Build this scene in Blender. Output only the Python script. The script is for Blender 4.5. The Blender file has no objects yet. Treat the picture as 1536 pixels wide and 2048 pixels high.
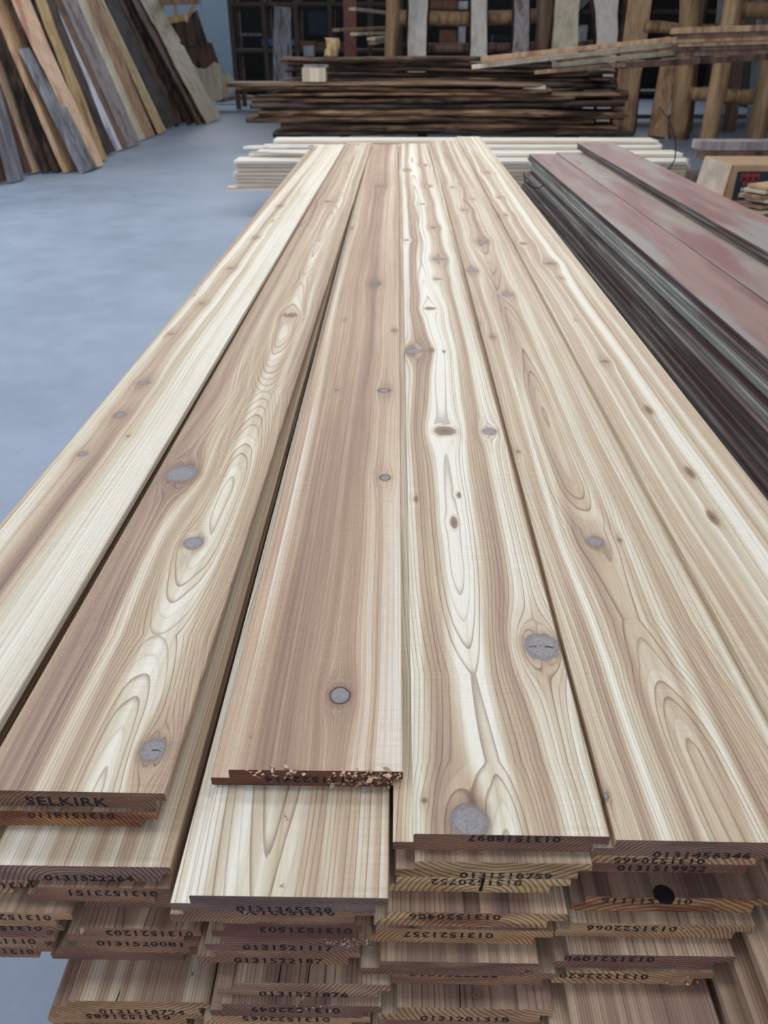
import bpy, math, random
import numpy as np
from mathutils import Vector, Euler, Matrix

random.seed(7)
C = bpy.context.scene.collection
R = math.radians
# ------------------------------------------------------------------ camera
F = 1540.0
PITCH = 31.5
YAW = 0.86
H0 = 0.592                 # camera above the top of the board stack
ZT = 0.90                  # height of the stack
CAM = Vector((0, 0, ZT + H0))
ROT = Euler((R(90 - PITCH), 0, R(YAW)), 'XYZ').to_matrix()

def ray(px, py):
    return ROT @ Vector(((px - 768) / F, -(py - 1024) / F, -1))
def P(px, py, z):          # where the photo's line of sight meets height z
    d = ray(px, py); return CAM + d * ((z - CAM.z) / d.z)
def Q(px, py, y):          # ... meets depth y
    d = ray(px, py); return CAM + d * ((y - CAM.y) / d.y)

cam_data = bpy.data.cameras.new('camera'); cam = bpy.data.objects.new('camera', cam_data)
C.objects.link(cam); cam.location = CAM; cam.rotation_euler = (R(90 - PITCH), 0, R(YAW))
cam_data.sensor_fit = 'VERTICAL'; cam_data.sensor_height = 36; cam_data.sensor_width = 27
cam_data.lens = F / 2048 * 36
cam_data.dof.use_dof = True; cam_data.dof.focus_distance = 0.95; cam_data.dof.aperture_fstop = 8.5
cam_data.clip_start = 0.02
bpy.context.scene.camera = cam

# ------------------------------------------------------------------ tags
def tag(o, label=None, cat=None, group=None, kind=None):
    if label: o['label'] = label
    if cat: o['category'] = cat
    if group: o['group'] = group
    if kind: o['kind'] = kind
    return o

# ------------------------------------------------------------------ node helpers
def s2l(c):
    r = []
    for v in c[:3]:
        v = v / 255.0
        r.append(v / 12.92 if v <= 0.04045 else ((v + 0.055) / 1.055) ** 2.4)
    return tuple(r) + (1.0,)

class NB:
    def __init__(s, name):
        s.m = bpy.data.materials.new(name); s.m.use_nodes = True
        s.t = s.m.node_tree; s.t.nodes.clear()
        s.out = s.t.nodes.new('ShaderNodeOutputMaterial')
        s.b = s.t.nodes.new('ShaderNodeBsdfPrincipled')
        s.t.links.new(s.b.outputs[0], s.out.inputs[0])
    def set(s, sock, v):
        if hasattr(v, 'is_output'): s.t.links.new(v, sock)
        else: sock.default_value = v
    def math(s, op, a, b=None, c=None, clamp=False):
        n = s.t.nodes.new('ShaderNodeMath'); n.operation = op; n.use_clamp = clamp
        s.set(n.inputs[0], a)
        if b is not None: s.set(n.inputs[1], b)
        if c is not None: s.set(n.inputs[2], c)
        return n.outputs[0]
    def vmath(s, op, a, b=None):
        n = s.t.nodes.new('ShaderNodeVectorMath'); n.operation = op
        s.set(n.inputs[0], a)
        if b is not None: s.set(n.inputs[1], b)
        return n.outputs['Value'] if op in ('LENGTH', 'DISTANCE') else n.outputs[0]
    def coord(s, which='Object'):
        return s.t.nodes.new('ShaderNodeTexCoord').outputs[which]
    def sep(s, v):
        n = s.t.nodes.new('ShaderNodeSeparateXYZ'); s.set(n.inputs[0], v); return n.outputs
    def comb(s, x, y, z):
        n = s.t.nodes.new('ShaderNodeCombineXYZ')
        for i, v in enumerate((x, y, z)): s.set(n.inputs[i], v)
        return n.outputs[0]
    def noise(s, vec, scale=5, detail=3, rough=0.5):
        n = s.t.nodes.new('ShaderNodeTexNoise'); s.set(n.inputs['Vector'], vec)
        n.inputs['Scale'].default_value = scale; n.inputs['Detail'].default_value = detail
        n.inputs['Roughness'].default_value = rough
        return n.outputs['Fac']
    def ramp(s, fac, stops, interp='LINEAR'):
        n = s.t.nodes.new('ShaderNodeValToRGB'); s.set(n.inputs[0], fac)
        cr = n.color_ramp; cr.interpolation = interp
        while len(cr.elements) < len(stops): cr.elements.new(0.5)
        for e, (p, c) in zip(cr.elements, stops):
            e.position = p; e.color = c if len(c) == 4 and max(c) <= 1.0 else s2l(c)
        return n.outputs[0]
    def mix(s, fac, a, b, mode='MIX'):
        n = s.t.nodes.new('ShaderNodeMix'); n.data_type = 'RGBA'; n.blend_type = mode
        s.set(n.inputs['Factor'], fac); s.set(n.inputs['A'], a); s.set(n.inputs['B'], b)
        return n.outputs['Result']
    def sstep(s, v, a, b, lo=0.0, hi=1.0):
        n = s.t.nodes.new('ShaderNodeMapRange'); n.interpolation_type = 'SMOOTHSTEP'
        s.set(n.inputs[0], v)
        for i, q in zip((1, 2, 3, 4), (a, b, lo, hi)): n.inputs[i].default_value = q
        return n.outputs[0]
    def attr(s, name, typ='GEOMETRY'):
        n = s.t.nodes.new('ShaderNodeAttribute'); n.attribute_name = name; n.attribute_type = typ; return n.outputs
    def rnd(s): return s.t.nodes.new('ShaderNodeObjectInfo').outputs['Random']
    def bump(s, h, strength=0.2, dist=0.001):
        n = s.t.nodes.new('ShaderNodeBump'); n.inputs['Strength'].default_value = strength
        n.inputs['Distance'].default_value = dist; s.set(n.inputs['Height'], h)
        s.t.links.new(n.outputs[0], s.b.inputs['Normal'])
    def fin(s, col, rough=0.6, spec=0.5):
        s.set(s.b.inputs['Base Color'], col); s.set(s.b.inputs['Roughness'], rough)
        s.set(s.b.inputs['Specular IOR Level'], spec)
        return s.m

def m_flat(name, col, rough=0.7, var=0.25, scale=8, metal=0.0, spec=0.4, stretch=(1, 1, 1)):
    n = NB(name); co = n.vmath('MULTIPLY', n.coord(), stretch)
    f = n.noise(co, scale, 5)
    c = s2l(col); d = tuple(v * (1 - var) for v in c[:3]) + (1,); e = tuple(min(1, v * (1 + var)) for v in c[:3]) + (1,)
    col = n.ramp(f, [(0.3, d), (0.7, e)])
    n.bump(f, 0.15, 0.004)
    n.b.inputs['Metallic'].default_value = metal
    return n.fin(col, rough, spec)

# ------------------------------------------------------------------ cedar face material (rings and tone come from the board's own grain field)
def m_cedar(name, line=0.5, stops=None, ringjit=0.35, warm=(1, 1, 1)):
    n = NB(name)
    co = n.coord(); ph = n.attr('phase')['Fac']; tn = n.attr('tone')['Fac']; kv = n.attr('knotco')['Vector']
    stretched = n.vmath('MULTIPLY', co, (260, 6, 260))
    fib = n.noise(stretched, 1.0, 4, 0.6)
    fib2 = n.noise(n.vmath('MULTIPLY', co, (900, 60, 900)), 1.0, 2, 0.6)
    cross = n.noise(n.vmath('MULTIPLY', co, (14, 420, 14)), 1.0, 2, 0.5)
    crossm = n.noise(n.vmath('MULTIPLY', co, (9, 5, 9)), 1.0, 1)
    p2 = n.math('ADD', ph, n.math('MULTIPLY', n.math('SUBTRACT', n.noise(n.vmath('MULTIPLY', co, (30, 2.5, 30)), 1.0, 2), 0.5), ringjit))
    fr = n.math('FRACT', p2)
    idx = n.math('FLOOR', p2)
    wn = n.t.nodes.new('ShaderNodeTexWhiteNoise'); wn.noise_dimensions = '1D'; n.set(wn.inputs['W'], idx)
    rr = wn.outputs['Value']
    up = n.sstep(fr, 0.45, 0.93); dn = n.sstep(fr, 0.95, 1.0, 1.0, 0.0)
    ln = n.math('MULTIPLY', n.math('POWER', up, 3.2), dn)
    ln = n.math('MULTIPLY', ln, n.math('MULTIPLY_ADD', rr, 0.75, 0.4))
    t2 = n.math('ADD', tn, n.math('MULTIPLY', n.math('SUBTRACT', rr, 0.5), 0.16))
    t2 = n.math('ADD', t2, n.math('MULTIPLY', n.math('SUBTRACT', fib, 0.5), 0.34), clamp=True)
    stops = stops or [(0.0, (228, 217, 196)), (0.22, (216, 198, 165)), (0.45, (196, 167, 127)), (0.7, (170, 137, 108)), (1.0, (128, 98, 78))]
    col = n.ramp(t2, stops)
    col = n.mix(n.math('MULTIPLY', ln, line), col, n.mix(1.0, col, s2l((138, 104, 84)), 'MULTIPLY'))
    # fine fibre flecks and faint saw marks
    sp = n.math('MULTIPLY_ADD', n.math('SUBTRACT', fib2, 0.5), 0.28, 1.0)
    cr = n.math('MULTIPLY', n.math('SUBTRACT', cross, 0.5), n.sstep(crossm, 0.42, 0.62, 0.08, 0.34))
    sp = n.math('ADD', sp, cr)
    col = n.mix(1.0, col, n.comb(sp, sp, sp), 'MULTIPLY')
    # knots
    kx, ky, kz = n.sep(kv)
    kn = n.math('MULTIPLY', n.math('SUBTRACT', n.noise(n.vmath('MULTIPLY', co, (90, 90, 90)), 1.0, 3), 0.5), 0.35)
    kr = n.math('ADD', n.attr('knotr')['Fac'], kn)
    inside = n.sstep(kr, 0.86, 1.12, 1.0, 0.0)
    halo = n.sstep(kr, 0.95, 1.75, 0.5, 0.0)
    col = n.mix(n.math('MULTIPLY', halo, 0.9), col, n.mix(1.0, col, s2l((186, 160, 148)), 'MULTIPLY'))
    rings = n.math('FRACT', n.math('MULTIPLY', kr, 5.5))
    kc = n.ramp(n.math('ADD', n.math('MULTIPLY', rings, 0.16), n.math('MULTIPLY', n.noise(co, 330, 2, .5), 0.9)),
                [(0.2, (100, 94, 94)), (0.55, (138, 133, 134)), (0.9, (160, 154, 152))])
    kc = n.mix(n.sstep(kr, 0.55, 1.0, 0.0, 0.55), kc, s2l((96, 82, 76)))
    brown = n.ramp(kr, [(0.1, (88, 72, 62)), (0.9, (150, 116, 88))])
    kc = n.mix(n.sstep(kz, 1.4, 1.6), kc, brown)
    col = n.mix(n.math('MULTIPLY', inside, 0.92), col, kc)
    ring = n.math('MULTIPLY', n.sstep(kr, 0.84, 0.95), n.sstep(kr, 0.98, 1.1, 1.0, 0.0))
    ring = n.math('MULTIPLY', ring, n.math('MULTIPLY', n.sstep(kz, 0.4, 0.6), n.sstep(kz, 1.4, 1.6, 1.0, 0.25)))
    col = n.mix(ring, col, s2l((42, 32, 28)))
    # checks across the bigger knots
    ck = n.math('ABSOLUTE', n.math('ADD', ky, n.math('MULTIPLY', n.math('SUBTRACT', n.noise(n.vmath('MULTIPLY', co, (160, 10, 1)), 1.0, 3), 0.5), 0.5)))
    ckm = n.math('MULTIPLY', n.sstep(ck, 0.03, 0.09, 1.0, 0.0), n.math('MULTIPLY', n.sstep(kr, 0.5, 0.9, 1.0, 0.0), n.sstep(n.noise(n.vmath('MULTIPLY', co, (120, 40, 1)), 1.0, 2), 0.46, 0.54)))
    ckm = n.math('MULTIPLY', ckm, n.sstep(n.math('ABSOLUTE', n.math('SUBTRACT', kz, 0.25)), 0.05, 0.1, 1.0, 0.0))
    col = n.mix(ckm, col, s2l((30, 22, 20)))
    hgt = n.math('ADD', n.math('MULTIPLY', fib, 0.5), n.math('MULTIPLY', cross, 0.35))
    hgt = n.math('ADD', hgt, n.math('MULTIPLY', ln, -0.3))
    n.bump(hgt, 0.16, 0.0008)
    return n.fin(col, n.math('MULTIPLY_ADD', fib, 0.12, 0.46), 0.5)

def m_endgrain(name, cu, cz, sp, a, b, seed=0.0):
    """end grain: growth rings round a centre (cu, cz) in the board's own section"""
    n = NB(name); co = n.coord(); x, y, z = n.sep(co)
    jit = n.math('MULTIPLY', n.math('SUBTRACT', n.noise(n.vmath('ADD', co, (seed, 0, seed)), 28, 3), 0.5), 0.012)
    dx = n.math('SUBTRACT', x, cu); dz = n.math('SUBTRACT', z, cz)
    r = n.math('ADD', n.vmath('LENGTH', n.comb(dx, 0.0, n.math('MULTIPLY', dz, 1.25))), jit)
    fr = n.math('FRACT', n.math('DIVIDE', r, sp * 1.3))
    ln = n.math('MULTIPLY', n.sstep(fr, 0.3, 0.85), n.sstep(fr, 0.9, 1.0, 1.0, 0.0))
    big = n.noise(n.vmath('MULTIPLY', n.vmath('ADD', co, (seed, 0, seed * 2)), (14, 1, 60)), 1.0, 3)
    col = n.mix(n.sstep(big, 0.35, 0.65), s2l(a), s2l(b))
    col = n.mix(n.math('MULTIPLY', ln, 0.7), col, n.mix(1.0, col, s2l((122, 88, 72)), 'MULTIPLY'))
    fuzz = n.noise(n.vmath('ADD', co, (seed * 3, 0, 0)), 330, 3, 0.7)
    col = n.mix(n.sstep(fuzz, 0.62, 0.8), col, s2l((206, 184, 162)))
    f2 = n.math('MULTIPLY_ADD', n.noise(co, 700, 2), 0.5, 0.75)
    col = n.mix(1.0, col, n.comb(f2, f2, f2), 'MULTIPLY')
    n.bump(fuzz, 0.35, 0.001)
    return n.fin(col, 0.8, 0.25)

M = {}
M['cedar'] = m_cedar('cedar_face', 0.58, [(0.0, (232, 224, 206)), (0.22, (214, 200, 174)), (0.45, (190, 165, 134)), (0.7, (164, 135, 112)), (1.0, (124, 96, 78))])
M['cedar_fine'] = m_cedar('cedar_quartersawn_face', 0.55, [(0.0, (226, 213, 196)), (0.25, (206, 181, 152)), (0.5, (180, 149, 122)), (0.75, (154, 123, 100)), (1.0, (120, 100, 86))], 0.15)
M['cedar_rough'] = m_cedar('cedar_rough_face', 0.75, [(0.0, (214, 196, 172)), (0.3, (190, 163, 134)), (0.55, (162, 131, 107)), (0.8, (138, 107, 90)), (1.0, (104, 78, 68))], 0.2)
nb = NB('black_stamp_ink')
wear = nb.noise(nb.coord(), 420, 3, 0.7)
nb.set(nb.b.inputs['Alpha'], nb.sstep(wear, 0.38, 0.5, 0.25, 0.92))
M['ink'] = nb.fin(s2l((26, 25, 30)), 0.6, 0.3)

# ------------------------------------------------------------------ value noise in numpy
def _h(i, j, seed):
    i = i.astype(np.int64); j = j.astype(np.int64)
    x = (i * 374761393 + j * 668265263 + seed * 974634777) & 0xFFFFFFFF
    x = ((x ^ (x >> 13)) * 1274126177) & 0xFFFFFFFF
    return ((x ^ (x >> 16)) & 0xFFFFFF) / float(0xFFFFFF)
def vn(x, y, seed):
    x0 = np.floor(x); y0 = np.floor(y); fx = x - x0; fy = y - y0
    fx = fx * fx * (3 - 2 * fx); fy = fy * fy * (3 - 2 * fy)
    a = _h(x0, y0, seed); b = _h(x0 + 1, y0, seed); c = _h(x0, y0 + 1, seed); d = _h(x0 + 1, y0 + 1, seed)
    return (a * (1 - fx) + b * fx) * (1 - fy) + (c * (1 - fx) + d * fx) * fy - 0.5
def fbm(x, y, seed, o=3):
    r = 0; a = 1
    for k in range(o): r = r + a * vn(x * 2 ** k, y * 2 ** k, seed + 17 * k); a *= .5
    return r

def grain(u, v, pr, knots, seed, W):
    """growth-ring phase, tone and knot coordinates at board point (u across, v along)"""
    u1 = u + 0.010 * vn(v * 1.1, v * 0 + 3.3, seed) + 0.007 * fbm(u * 9, v * 1.6, seed + 5, 2)
    disp = np.zeros_like(u); kc = np.full(u.shape + (3,), 3.0); best = np.full(u.shape, 1e9)
    kc[..., 1] = 0; kc[..., 2] = 0; dark = np.zeros_like(u)
    for (ku, kv_, r, typ) in knots:
        du = u1 - ku; dv = (v - kv_) / 2.4; rr = (r * 1.15) ** 2
        disp += du * rr / (du * du + dv * dv + rr * 0.35)
        gx = (u - ku) / r; gy = (v - kv_) / (r * ({0: 1.1, 1: 1.1, 2: 1.15, 3: 3.2, 4: 1.0}[typ] * (1 if kv_ < .9 else .75))); g = np.hypot(gx, gy)
        m = g < best
        best = np.where(m, g, best)
        sc = np.minimum(1, 3.0 / np.maximum(g, 1e-6))
        kc[..., 0] = np.where(m, gx * sc, kc[..., 0]); kc[..., 1] = np.where(m, gy * sc, kc[..., 1])
        kc[..., 2] = np.where(m, {0: 0.0, 1: 1.0, 2: 0.25, 3: 2.0, 4: 2.0}[typ], kc[..., 2])
        dark += 0.2 * np.exp(-((du / (r * 1.5)) ** 2 + ((v - kv_) / (r * 4)) ** 2))
    u2 = u1 - disp
    c = np.interp(v, pr['cv'], pr['c']) if 'cv' in pr else pr['c']
    h = np.interp(v, pr['hv'], pr['h']) if 'hv' in pr else pr.get('h', 0.0)
    h = h + 0.006 * vn(v * 2.0, v * 0, seed + 9)
    rad = np.sqrt((u2 - c) ** 2 + h * h)
    ph = (rad / 0.07) ** 1.3 * 0.07 / (pr.get('s', 0.0035) * .95) + 1.2 * fbm(u2 * 40, v * 1.2, seed + 21, 2)
    q = u2 / W
    t = np.interp(q + 0.02 * vn(v * 2.5, u * 0, seed + 2), pr['tu'], pr['t'])
    if 't2' in pr:
        tb = np.interp(q, pr['tu'], pr['t2']); w = np.clip((v - pr.get('tv0', 0.2)) / pr.get('tv1', 1.2), 0, 1); t = t * (1 - w) + tb * w
    t = t + 0.36 * fbm(u2 * 85, v * 0.7, seed + 31, 3) + 0.10 * fbm(u2 * 12, v * 2.2, seed + 41, 2) + dark
    return ph, t, kc, np.minimum(best, 4.0)

PROFDX = 0.002
def board(name, loc, yaw, W, T, L, pr, knots, seed, mats, a=0.018, b=0.010, rows=None, dx=0.002, ch=0.0012):
    """shiplap board; local x across, y along, z up (top at 0). Lap tongue a on the lower left, rabbet b on the lower right."""
    n1 = max(4, int((W - a) / dx)); n0 = max(2, int(a / max(dx, .003)))
    pts = []
    hz = -T * 0.52
    for i in range(n0 + 1): pts.append((a * i / n0 + (0.0008 if i == 0 else 0), hz))
    pts.append((a, -ch))
    for i in range(n1 + 1): pts.append((a + ch + (W - a - 2 * ch) * i / n1, 0))
    pts += [(W, -ch), (W, hz + .001), (W - b, hz + .001), (W - b, -T), (0.0008, -T), (0, -T + .001), (0, hz - .001)]
    N = len(pts); A = np.array(pts)
    rows = np.array(rows if rows is not None else [0, .03, .06, .1, .15, .2, .3, .5, 1, 2, 3, L])
    Mr = len(rows)
    U = np.tile(A[:, 0], (Mr, 1)); Z = np.tile(A[:, 1], (Mr, 1)); V = np.repeat(rows[:, None], N, 1)
    co = np.stack([U, V, Z], -1).reshape(-1, 3)
    ii, jj = np.meshgrid(np.arange(Mr - 1), np.arange(N), indexing='ij'); j2 = (jj + 1) % N
    f = np.stack([ii * N + jj, ii * N + j2, (ii + 1) * N + j2, (ii + 1) * N + jj], -1).reshape(-1, 4)
    faces = f.tolist() + [list(range(N))[::-1], [(Mr - 1) * N + k for k in range(N)]]
    me = bpy.data.meshes.new(name); me.from_pydata(co.tolist(), [], faces)
    ph, t, kc, kr_ = grain(U + (Z * 0.4), V, pr, knots, seed, W)
    for nm, arr, typ in (('phase', ph, 'FLOAT'), ('tone', t, 'FLOAT'), ('knotr', kr_, 'FLOAT')):
        at = me.attributes.new(nm, typ, 'POINT'); at.data.foreach_set('value', arr.ravel().astype(np.float32))
    at = me.attributes.new('knotco', 'FLOAT_VECTOR', 'POINT'); at.data.foreach_set('vector', kc.reshape(-1).astype(np.float32))
    for m in mats: me.materials.append(m)
    me.polygons[len(faces) - 2].material_index = 1; me.polygons[len(faces) - 1].material_index = 1
    me.update()
    o = bpy.data.objects.new(name, me); C.objects.link(o)
    o.location = loc; o.rotation_euler = (0, 0, yaw)
    return o

STAMPS = []
def stamp(par, text, xc, zc, width, height, flip):
    cu = bpy.data.curves.new('ink_stamp', 'FONT'); cu.body = text; cu.size = 1; cu.align_x = 'CENTER'; cu.align_y = 'CENTER'
    cu.offset = 0.028; cu.resolution_u = 2; cu.space_character = 1.12
    o = bpy.data.objects.new('ink_stamp', cu); C.objects.link(o); STAMPS.append((o, par, xc, zc, width, height, flip))
def finish_stamps():
    bpy.context.view_layer.update(); dg = bpy.context.evaluated_depsgraph_get()
    for (o, par, xc, zc, w, h, flip) in STAMPS:
        me = bpy.data.meshes.new_from_object(o.evaluated_get(dg)); me.name = 'ink_stamp'
        n = len(me.vertices); a = np.zeros(n * 3); me.vertices.foreach_get('co', a); a = a.reshape(-1, 3)
        mn = a.min(0); mx = a.max(0); ctr = (mn + mx) / 2
        x = (a[:, 0] - ctr[0]) * w / (mx[0] - mn[0]); z = (a[:, 1] - ctr[1]) * h / (mx[1] - mn[1])
        if flip: x = -x; z = -z
        b = np.stack([x + xc, np.full(n, -0.0003), z + zc], -1)
        me.vertices.foreach_set('co', b.ravel()); me.materials.clear(); me.materials.append(M['ink']); me.update()
        cu = o.data; bpy.data.objects.remove(o); bpy.data.curves.remove(cu)
        ob = bpy.data.objects.new('ink_stamp', me); C.objects.link(ob); ob.parent = par
        ob['label'] = 'black stamped lettering on the sawn end'

# ------------------------------------------------------------------ the stack of cedar boards
T = 0.022
GRP = 'shiplap cedar boards in the near stack'
def ztop(k): return ZT - k * T
def rows_for(y0, L, z, step=2.6, cap=0.02):
    r = [0.0]; v = 0.0; h = CAM.z - z
    while v < L - 1e-4:
        d = y0 + v; dpx = (d * d + h * h) / h / F * step * 0.9
        v += min(cap, max(dpx, 0.0008)); r.append(min(v, L))
    return r
def end_mat(i, cu=None, cz=None, sp=None, a=None, b=None):
    rg = random.Random(i * 13 + 5)
    pal = [((124, 88, 70), (150, 112, 86)), ((108, 76, 62), (140, 106, 84)), ((150, 114, 82), (178, 142, 104)), ((112, 78, 66), (128, 94, 78)), ((132, 100, 80), (164, 130, 102))]
    pa, pb = rg.choice(pal)
    return m_endgrain('cedar_end_grain', cu if cu is not None else rg.uniform(.03, .16), cz if cz is not None else rg.choice([-.06, -.045, .03, .045, -.1]),
                      sp or rg.uniform(.0022, .0042), a or pa, b or pb, rg.uniform(0, 9))

# top layer: four corners in the photograph (near row, far row) -> real points on the top plane
TOP = {
 'A': dict(n=(1030, 0, 246), f=(290, 636, 687), far=288, start=-0.5,
   pr=dict(c=-.02, h=.05, s=.0036, tu=[0, .15, .28, .36, .44, .5, .62, .8, 1], t=[.25, .22, .3, .62, .85, .4, .22, .1, .12],
           t2=[.25, .12, .3, .42, .15, .25, .15, .08, .12], tv0=.6, tv1=.8),
   kn=[(165, 908, 9, 0), (240, 830, 11, 0), (288, 766, 14, 0), (256, 872, 4, 4), (343, 668, 8, 0), (404, 607, 8, 0), (460, 537, 9, 0), (388, 582, 9, 4), (512, 475, 7, 0), (545, 442, 6, 0), (560, 412, 6, 4)],
   mat='cedar', label='pale cedar board at the far left of the top layer, bordering the blue-grey floor'),
 'B': dict(n=(1583, -68, 331), f=(290, 691, 739), far=286, start=0,
   pr=dict(cv=[0, .3, .6, .9, 1.6, 3, 5], c=[.12, .118, .122, .125, .115, .11, .1], hv=[0, .1, .22, .36, .55, .75, .95, 1.3, 1.8, 2.6, 3.6, 5], h=[.0, .012, .03, .012, .002, .03, .05, .01, .035, .012, .05, .02], s=.0044,
           tu=[0, .1, .22, .3, .34, .38, .44, .5, .56, .64, .72, .8, .88, 1], t=[.62, .72, .66, .7, .25, .3, .6, .42, .34, .12, .2, .3, .25, .5],
           t2=[.55, .6, .7, .45, .45, .5, .55, .42, .4, .3, .3, .35, .5, .6], tv0=.3, tv1=.9),
   kn=[(306, 1500, 27, 2), (387, 1086, 21, 0), (362, 948, 32, 0), (580, 631, 17, 4), (655, 403, 12, 4), (58, 1403, 5, 4), (600, 445, 6, 4)],
   mat='cedar', label='honey cedar top board with SELKIRK stamped on its end'),
 'C': dict(n=(1541, 418, 806), f=(290, 743, 794), far=288, start=0,
   pr=dict(c=-.09, h=.02, s=.0032, tu=[0, .1, .16, .28, .4, .5, .6, .66, .74, .85, 1], t=[.3, .3, .6, .62, .8, .72, .55, .68, .32, .26, .3],
           t2=[.3, .3, .55, .5, .62, .5, .6, .66, .38, .3, .4], tv0=.3, tv1=1.0),
   kn=[(680, 1391, 21, 1), (770, 955, 11, 1), (768, 781, 15, 1), (788, 661, 8, 1), (752, 567, 11, 1), (673, 780, 6, 4), (700, 450, 9, 4), (760, 372, 9, 4), (690, 640, 5, 4)],
   mat='cedar_fine', label='pinkish straight-grained cedar top board with shavings caught on its sawn end'),
 'D': dict(n=(1670, 786, 1220), f=(290, 797, 855), far=287, start=0,
   pr=dict(cv=[0, .2, .6, 1.2, 2, 5], c=[.088, .09, .088, .085, .08, .085], hv=[0, .08, .2, .4, .8, 1.2, 2, 5], h=[.012, .03, .03, .0, .012, .0, .02, .03], s=.0056,
           tu=[0, .09, .11, .2, .23, .27, .33, .38, .42, .5, .56, .6, .68, .76, .82, .86, .93, 1], t=[.4, .4, .1, .05, .4, .62, .5, .28, .2, .22, .3, .42, .5, .45, .2, .4, .35, .3],
           t2=[.4, .4, .12, .0, .4, .52, .45, .2, .02, -.05, .0, .15, .5, .55, .2, .1, .35, .35], tv0=.1, tv1=.25),
   kn=[(939, 1643, 40, 0), (1084, 1293, 36, 2), (890, 862, 21, 4), (979, 863, 15, 0), (828, 702, 23, 0), (860, 617, 15, 4), (877, 558, 11, 0), (878, 518, 15, 0), (849, 1601, 6, 4), (832, 998, 4, 3), (908, 1045, 7, 3), (918, 990, 4, 3), (862, 700, 6, 3), (888, 703, 4, 3), (868, 455, 10, 0), (845, 408, 9, 0), (860, 372, 8, 4), (815, 340, 8, 0), (812, 480, 9, 4), (850, 330, 8, 4)],
   mat='cedar', label='white-streaked knotty cedar top board ending in a large grey knot'),
 'E': dict(n=(1683, 1192, 1634), f=(290, 859, 914), far=281, start=0,
   pr=dict(cv=[0, .3, .8, 1.5, 5], c=[.122, .105, .098, .1, .09], hv=[0, .1, .22, .3, .5, .62, .9, 1.15, 1.7, 2.4, 5], h=[.0, .006, .03, .036, .03, .012, .003, .02, .036, .01, .04], s=.0046,
           tu=[0, .08, .14, .22, .3, .34, .4, .5, .58, .66, .72, .78, .9, 1], t=[.3, .42, .5, .5, .2, .46, .48, .55, .5, .4, .18, .42, .45, .3],
           t2=[.3, .45, .55, .55, .22, .3, .45, .5, .5, .4, .2, .4, .35, .35], tv0=.3, tv1=1),
   kn=[(1191, 1083, 16, 0), (1209, 1592, 8, 1), (1016, 590, 13, 0), (945, 541, 14, 0), (986, 674, 7, 4), (957, 645, 6, 4), (966, 483, 13, 0), (930, 420, 10, 0), (905, 375, 9, 4), (1037, 903, 5, 4), (945, 398, 7, 4), (1240, 1080, 4, 4)],
   mat='cedar', label='tan cedar top board with arched grain and one small round grey knot'),
 'F': dict(n=(1000, 1284, 1535), f=(290, 921, 970), far=273, start=-0.52,
   pr=dict(c=.30, h=.03, s=.0040, tu=[0, .08, .16, .24, .27, .3, .42, .45, .48, .56, .6, .66, .7, .78, .82, .86, 1], t=[.25, .45, .45, .42, .12, .42, .4, .1, .35, .35, .0, .02, .35, .4, .15, .4, .35],
           ),
   kn=[(1210, 723, 10, 4), (1100, 527, 15, 4), (1048, 487, 13, 4), (1380, 945, 7, 3), (1425, 1035, 8, 3), (1122, 556, 6, 4), (1297, 820, 6, 3), (975, 345, 8, 4), (1150, 640, 5, 4), (1010, 430, 9, 4), (1000, 395, 8, 4)],
   mat='cedar', label='rightmost cedar top board with a long white sapwood streak'),
}
TOPB = {}
for i, (key, d) in enumerate(TOP.items()):
    z = ZT
    yn, xln, xrn = d['n']; yf, xlf, xrf = d['f']
    nl, nr = P(xln, yn, z), P(xrn, yn, z); fl, fr_ = P(xlf, yf, z), P(xrf, yf, z)
    W = (nr - nl).length
    nc = (nl + nr) / 2; fc = (fl + fr_) / 2
    dirv = (fc - nc).normalized(); yaw = math.atan2(-dirv.x, dirv.y)
    side = Vector((math.cos(yaw), math.sin(yaw), 0))
    org = nc - side * (W / 2) + dirv * d['start']
    L = (P((xlf + xrf) / 2, d['far'], z) - org).dot(dirv)
    kn = []
    for (kx, ky, kr, typ) in d['kn']:
        p = P(kx, ky, z) - org; r = (P(kx + kr, ky, z) - P(kx, ky, z)).length
        kn.append((p.dot(side), p.dot(dirv), r * (1 if ky > 800 else .8), typ))
    pr = d['pr']
    em = end_mat(i + 300, *{'B': (.11, -.05, .003, (112, 80, 62), (138, 104, 80)), 'C': (.0, -.2, .0022, (98, 62, 44), (112, 72, 52)), 'D': (.03, .06, .0028, (104, 76, 64), (136, 100, 78)),
                               'E': (.11, -.055, .003, (112, 86, 72), (134, 104, 88))}.get(key, (None,) * 5))
    o = board('cedar_board', org, yaw, W, T, L, pr, kn, 100 + i * 7, [M[d['mat']], em], b=.014 if key == 'D' else .010, rows=rows_for(max(.2, org.y), L, z))
    tag(o, d['label'], 'board', GRP); TOPB[key] = (o, org, yaw, W, L)
    print('TOP', key, 'W', round(W, 4), 'L', round(L, 3), 'org', [round(c, 3) for c in org], 'yaw', round(math.degrees(yaw), 2))

def ser(text): return text
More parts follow.
